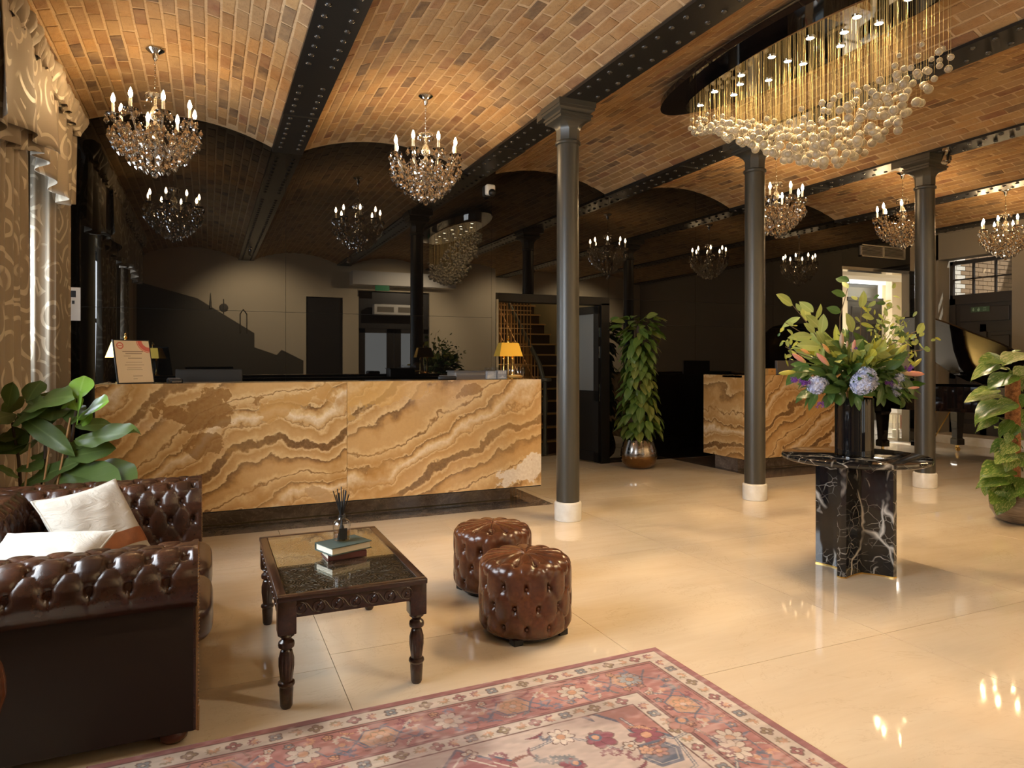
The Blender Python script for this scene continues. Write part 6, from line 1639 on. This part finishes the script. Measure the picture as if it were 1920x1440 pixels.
# hydrangeas: heads of four-petalled florets
m_hyd = mat('hydrangea_petal', (.36, .40, .62), .6); g = NT(m_hyd); f1, _ = g.noise(g.pos(), 30, 3); g.col(g.ramp(f1, [(.3, (.24, .31, .62)), (.5, (.50, .55, .76)), (.7, (.70, .70, .78))]))
def hydrangea(lobes, seed):
    r_ = random.Random(seed); mb = MB()
    for (x, y, rp, dt) in lobes:
        c = FP(x, y, dt); rad = rp / 4 / F * 4.2
        n = int(150 * (rad / .06) ** 2)
        for k in range(n):
            zz = 1 - 2 * (k + .5) / n; a = k * 2.39996; rr = math.sqrt(1 - zz * zz); N = Vector((rr * math.cos(a), rr * math.sin(a), zz))
            q = c + N * rad * r_.uniform(.86, 1.04); s_ = .0125 * r_.uniform(.8, 1.15)
            B_ = (N + Vector((r_.uniform(-.3, .3), r_.uniform(-.3, .3), r_.uniform(-.3, .3)))).normalized().to_track_quat('Z', 'Y').to_matrix() @ Matrix.Rotation(r_.uniform(0, 6), 3, 'Z')
            for p in range(4):
                a0 = p * PI / 2; pts = [(0, 0, 0), (s_ * math.cos(a0 - .6) * .8, s_ * math.sin(a0 - .6) * .8, .003), (s_ * math.cos(a0), s_ * math.sin(a0), .0045), (s_ * math.cos(a0 + .6) * .8, s_ * math.sin(a0 + .6) * .8, .003)]
                mb.add([tuple(q + B_ @ Vector(z)) for z in pts], [(0, 1, 2, 3)])
    o = mb.obj('hydrangea_head', m_hyd, fb_, None)
    core = MB()
    for (x, y, rp, dt) in lobes: core.ball(FP(x, y, dt), rp / 4 / F * 4.2 * .86, 14, 9)
    core.obj('floret_core', m_hyd, o, 180)
hydrangea([(735, 815, 62, -.20), (705, 880, 78, -.22), (765, 865, 58, -.19)], 1)
hydrangea([(362, 890, 62, -.17), (405, 880, 45, -.13)], 2)
hydrangea([(945, 920, 55, -.10), (985, 835, 32, -.12)], 3)
m_purp = mat('purple_flower', (.14, .03, .30), .5)
for (x, y, n) in ((195, 848, 9), (285, 872, 10), (240, 862, 4), (1055, 760, 9), (912, 868, 7), (384, 1040, 5), (640, 620, 4)):
    mb = MB()
    for k in range(n):
        c = FP(x + R.uniform(-26, 26), y + R.uniform(-18, 18), -.20 + R.uniform(-.03, .03))
        for p in range(5):
            a = p * 2 * PI / 5 + k; B_ = (toward + Vector((R.uniform(-.5, .5), R.uniform(-.5, .5), R.uniform(-.5, .5)))).to_track_quat('Z', 'Y').to_matrix()
            mb.add([tuple(c + B_ @ Vector(z)) for z in ((0, 0, 0), (.009 * math.cos(a - .4), .009 * math.sin(a - .4), .003), (.014 * math.cos(a), .014 * math.sin(a), .0), (.009 * math.cos(a + .4), .009 * math.sin(a + .4), .003))], [(0, 1, 2, 3)])
    mb.obj('purple_flower', m_purp, fb_, None)
# dense lower and middle foliage
for k in range(420):
    a = R.uniform(0, 2 * PI); el = R.uniform(-.45, 1.15); rr = R.uniform(.10, .30)
    d_ = Vector((math.cos(a) * math.cos(el), math.sin(a) * math.cos(el) * .8, math.sin(el)))
    b_ = Vector((0, 0, .14)) + Vector((d_.x * rr * 1.15, d_.y * rr, d_.z * rr * .85))
    L = R.uniform(.08, .15); e_ = (d_ + Vector((R.uniform(-.7, .7), R.uniform(-.7, .7), R.uniform(-.6, .5)))).normalized()
    me = R.choice(drk) if (el < .45 or R.random() < .35) else R.choice(sal + yel)
    inst('leaf', me, fb_, lm(b_, b_ + e_ * L, Vector((d_.x, d_.y, .5)) + toward * .4, R.uniform(.55, 1.05)))
for (x, y) in ((430, 1060), (500, 1010), (890, 1040), (960, 1000), (150, 870), (330, 960), (780, 950), (650, 960), (1120, 950), (1080, 930), (545, 1040), (850, 940), (720, 960)):
    inst('leaf', R.choice(drk), fb_, lm(FP(x + (620 - x) * .22, y - 120, -.12), FP(x, y, -.16), toward + Vector((0, 0, .4)), .9))
# fine twiggy filler right and left
for k in range(150):
    if k < 95: x, y = R.gauss(905, 95), R.gauss(470, 110)
    elif k < 120: x, y = R.gauss(1060, 50), R.gauss(620, 60)
    else: x, y = R.gauss(180, 50), R.gauss(560, 110)
    if y > 720: continue
    dt = R.uniform(-.18, .12); an = R.uniform(0, 2 * PI); L = R.uniform(28, 62)
    inst('leaf', R.choice(yel + sal + (drk if R.random() < .3 else yel)), fb_, lm(FP(x, y, dt), FP(x + L * math.cos(an), y + L * math.sin(an), dt + R.uniform(-.03, .03)), toward + Vector((R.uniform(-.6, .6), 0, R.uniform(0, .8))), R.uniform(.7, 1.1)))
for k in range(14):
    x, y = R.uniform(800, 1080), R.uniform(280, 560)
    MB().tube([FP(660, 880, 0), FP((x + 660) / 2 + 20, (y + 880) / 2 - 30, 0), FP(x, y, R.uniform(-.1, .1))], [.003, .0022, .0012], 5).obj('stem', m_stem, fb_, 60)

# ================================================================== PIANO
pn = thing('grand_piano', 'black lacquered grand piano with its lid raised, behind the third column', 'piano', (9.25, 6.2, 0), math.radians(165))
# local: keyboard end at y = -0.62, tail toward +y; bass side at -x
case = [(-.72, -.62), (.72, -.62), (.72, -.1), (.68, .12), (.50, .36), (.30, .56), (.10, .80), (-.14, .92), (-.42, .92), (-.62, .82), (-.72, .62)]
def smooth_poly(p, it=2):
    for _ in range(it):
        q = []
        for i in range(len(p)):
            a, b = Vector(p[i]), Vector(p[(i + 1) % len(p)]); q += [tuple(a.lerp(b, .22)), tuple(a.lerp(b, .78))]
        p = q
    return p
sp2 = smooth_poly(case)
MB().prism(sp2, .66, .70).obj('soundboard_case', m_blackgloss, pn, 30)
mb = MB(); n = len(sp2)
for i in range(n):
    a, b = Vector(sp2[i]), Vector(sp2[(i + 1) % n]); a2, b2 = a * .955, b * .955
    mb.add([(a.x, a.y, .70), (b.x, b.y, .70), (b.x, b.y, .98), (a.x, a.y, .98), (a2.x, a2.y, .70), (b2.x, b2.y, .70), (b2.x, b2.y, .98), (a2.x, a2.y, .98)], [(0, 1, 2, 3), (5, 4, 7, 6), (3, 2, 6, 7)])
mb.obj('rim', m_blackgloss, pn, 30)
MB().prism([(x * .95, y * .95) for x, y in sp2], .86, .88).obj('iron_frame', m_brass, pn, None)
ML_ = Matrix.Translation((-.72, 0, .985)) @ Matrix.Rotation(math.radians(-40), 4, 'Y') @ Matrix.Translation((.72, 0, 0))
MB().prism([(x * 1.01, y) for x, y in sp2], 0, .022, ML_).obj('lid', m_blackgloss, pn, 30)
MB().box((.55, -.2, .0), (.57, -.18, .72), Matrix.Translation((-.25, 0, .95))).obj('lid_prop', m_blackgloss, pn, None)
MB().box((-.66, -.86, .66), (.66, -.60, .72)).box((-.72, -.86, .66), (-.62, -.55, .86)).box((.62, -.86, .66), (.72, -.55, .86)).obj('keybed', m_blackgloss, pn, None)
for k in range(40): MB().box((-.60 + k * .03, -.84, .72), (-.572 + k * .03, -.68, .735)).obj('key', m_white, pn, None)
lgp = MB()
def sq(h, z): return [(-h, -h, z), (h, -h, z), (h, h, z), (-h, h, z)]
lgp.grid([sq(.075, .66), sq(.078, .60), sq(.062, .56), sq(.045, .20), sq(.062, .18), (sq(.062, .10)), sq(.03, .095)], True); lgm2 = lgp.mesh('leg', None); lgm2.materials.append(m_blackgloss)
cst = MB().lathe([(.02, .095), (.02, .06), (.035, .055), (.03, .04)], 12).lathe([(.028, -.012), (.032, 0), (.028, .012)], 14, M=Matrix.Translation((0, .012, .032)) @ Matrix.Rotation(PI / 2, 4, 'X')).mesh('caster', 40); cst.materials.append(m_brass)
for (x, y) in ((-.60, -.50), (.60, -.50), (-.25, .70)):
    q = inst('leg', lgm2, pn, loc=(x, y, 0)); inst('caster', cst, q)
ly = MB().bbox((-.16, -.50, .10), (.16, -.40, .17), .01).box((-.10, -.47, .17), (-.07, -.43, .66)).box((.07, -.47, .17), (.10, -.43, .66)).obj('pedal_lyre', m_blackgloss, pn, None)
for k in (-1, 0, 1): MB().bbox((k * .07 - .012, -.60, .09), (k * .07 + .012, -.46, .105), .004).obj('pedal', m_brass, ly, None)
for k in (-1, 0, 1): MB().tube([(k * .045, -.45, .16), (k * .045, -.45, .66)], .006, 6).obj('pedal_rod', m_brass, ly, 60)
for k in (-1, 1): MB().tube([(k * .11, -.42, .14), (k * .11, -.05, .66)], .008, 6).obj('brace_rod', m_brass, ly, 60)

# ================================================================== LOBBY FURNISHINGS
lt = thing('candle_lantern', 'tall white lantern with a pale candle on the floor by the lobby opening', 'lantern', (10.55, 7.95, 0))
mb = MB().box((-.12, -.12, 0), (.12, .12, .03)).box((-.12, -.12, .42), (.12, .12, .45))
for sx in (-1, 1):
    for sy in (-1, 1): mb.box((sx * .11 - .012, sy * .11 - .012, .03), (sx * .11 + .012, sy * .11 + .012, .42))
mb.grid([sq(.12, .45), sq(.05, .56), sq(.03, .57)], True); mb.obj('frame', m_white, lt, None)
MB().box((-.105, -.112, .03), (.105, -.110, .42)).box((-.112, -.105, .03), (-.110, .105, .42)).obj('glass', m_pane, lt, None)
MB().lathe([(.055, .03), (.055, .16), (.045, .165), (.0001, .155)], 20).obj('candle', mat('candle_wax', (.85, .80, .70), .5), lt)
lamp('candle_lantern_light', 'POINT', (10.55, 7.95, .25), .4, WARM, .03)
# wooden chair and seated person in the lobby
PC = Vector((12.35, 9.35, 0))
ch = thing('side_chair', 'wooden side chair under the seated person in the lobby', 'chair', PC, math.radians(200))
m_cw = mat('red_brown_wood', (.16, .055, .028), .35)
MB().bbox((-.21, -.21, .43), (.21, .21, .47), .012).obj('seat', m_cw, ch, None)
for sx in (-1, 1):
    MB().tube([(sx * .18, .18, 0), (sx * .18, .18, .44)], [.014, .02], 8).obj('leg', m_cw, ch); MB().tube([(sx * .18, -.2, 0), (sx * .18, -.18, .45), (sx * .18, -.24, .92)], [.014, .02, .015], 8).obj('leg', m_cw, ch)
MB().bbox((-.19, -.245, .78), (.19, -.215, .92), .01).obj('backrest', m_cw, ch, None)
def skin_body(name, pts, edges, m, parent, levels=2):
    me = bpy.data.meshes.new(name); me.from_pydata([p[0] for p in pts], edges, []); me.materials.append(m)
    o = inst(name, me, parent); sk = o.modifiers.new('skin', 'SKIN')
    for i, p in enumerate(pts): me.skin_vertices[0].data[i].radius = (p[1], p[1] if len(p) < 3 else p[2]); me.skin_vertices[0].data[i].use_root = (i == 0)
    sk.use_smooth_shade = True; o.modifiers.new('sub', 'SUBSURF').levels = levels; o.modifiers['sub'].render_levels = levels
    return o
pe = thing('person', 'seated person in dark jeans and black white-soled trainers in the lobby', 'person', PC, math.radians(200))
m_jean = mat('dark_jeans', (.02, .03, .06), .8); m_top = mat('dark_top', (.03, .035, .05), .8); m_skin = mat('skin', (.52, .33, .24), .55); m_hair = mat('hair', (.05, .03, .02), .6)
bp = [((0, -.06, .56), .15, .12), ((0, -.08, .75), .14, .10), ((0, -.08, .98), .17, .11), ((0, -.06, 1.12), .06), ((0, -.04, 1.22), .085), ((0, -.02, 1.32), .08),
      ((.10, .0, .55), .085), ((.12, .40, .55), .062), ((.12, .42, .30), .052), ((.12, .40, .10), .036), ((-.10, .0, .55), .085), ((-.12, .38, .55), .062), ((-.13, .36, .30), .052), ((-.13, .33, .10), .036),
      ((.20, -.08, 1.04), .055), ((.25, .0, .80), .042), ((.14, .24, .66), .032), ((-.20, -.08, 1.04), .055), ((-.25, .0, .80), .042), ((-.14, .22, .66), .032)]
skin_body('body', bp, [(0, 1), (1, 2), (2, 3), (3, 4), (4, 5), (0, 6), (6, 7), (7, 8), (8, 9), (0, 10), (10, 11), (11, 12), (12, 13), (2, 14), (14, 15), (15, 16), (2, 17), (17, 18), (18, 19)], m_jean, pe)
MB().ball((0, -.02, 1.29), .092, 18, 12, (.85, 1, 1.2)).ball((0, .075, 1.27), .016, 8, 6).obj('face', m_skin, pe, 180)
MB().ball((0, -.05, 1.34), .10, 16, 10, (.95, .95, 1.0)).obj('hair', m_hair, pe, 180)
for sx, yy in ((.125, .42), (-.135, .35)):
    MB().ball((sx, yy + .05, .065), .05, 14, 8, (.95, 2.5, 1.0)).obj('shoe', m_black, pe, 180); MB().prism([(sx + .048 * math.cos(2 * PI * i / 20), yy + .05 + .135 * math.sin(2 * PI * i / 20)) for i in range(20)], 0.001, .026).obj('shoe_sole', m_white, pe, None)
for sx, yy in ((.13, .27), (-.13, .25)):
    MB().ball((sx, yy, .665), .04, 10, 7, (1, 1.2, .5)).obj('hand', m_skin, pe, 180)
    for k in range(5): MB().tube([(sx - .03 + k * .015, yy + .03, .668), (sx - .034 + k * .017, yy + .075 - .012 * abs(k - 2), .662), (sx - .034 + k * .017, yy + .095 - .014 * abs(k - 2), .645)], [.008, .0075, .006], 6).obj('finger', m_skin, pe, 180)
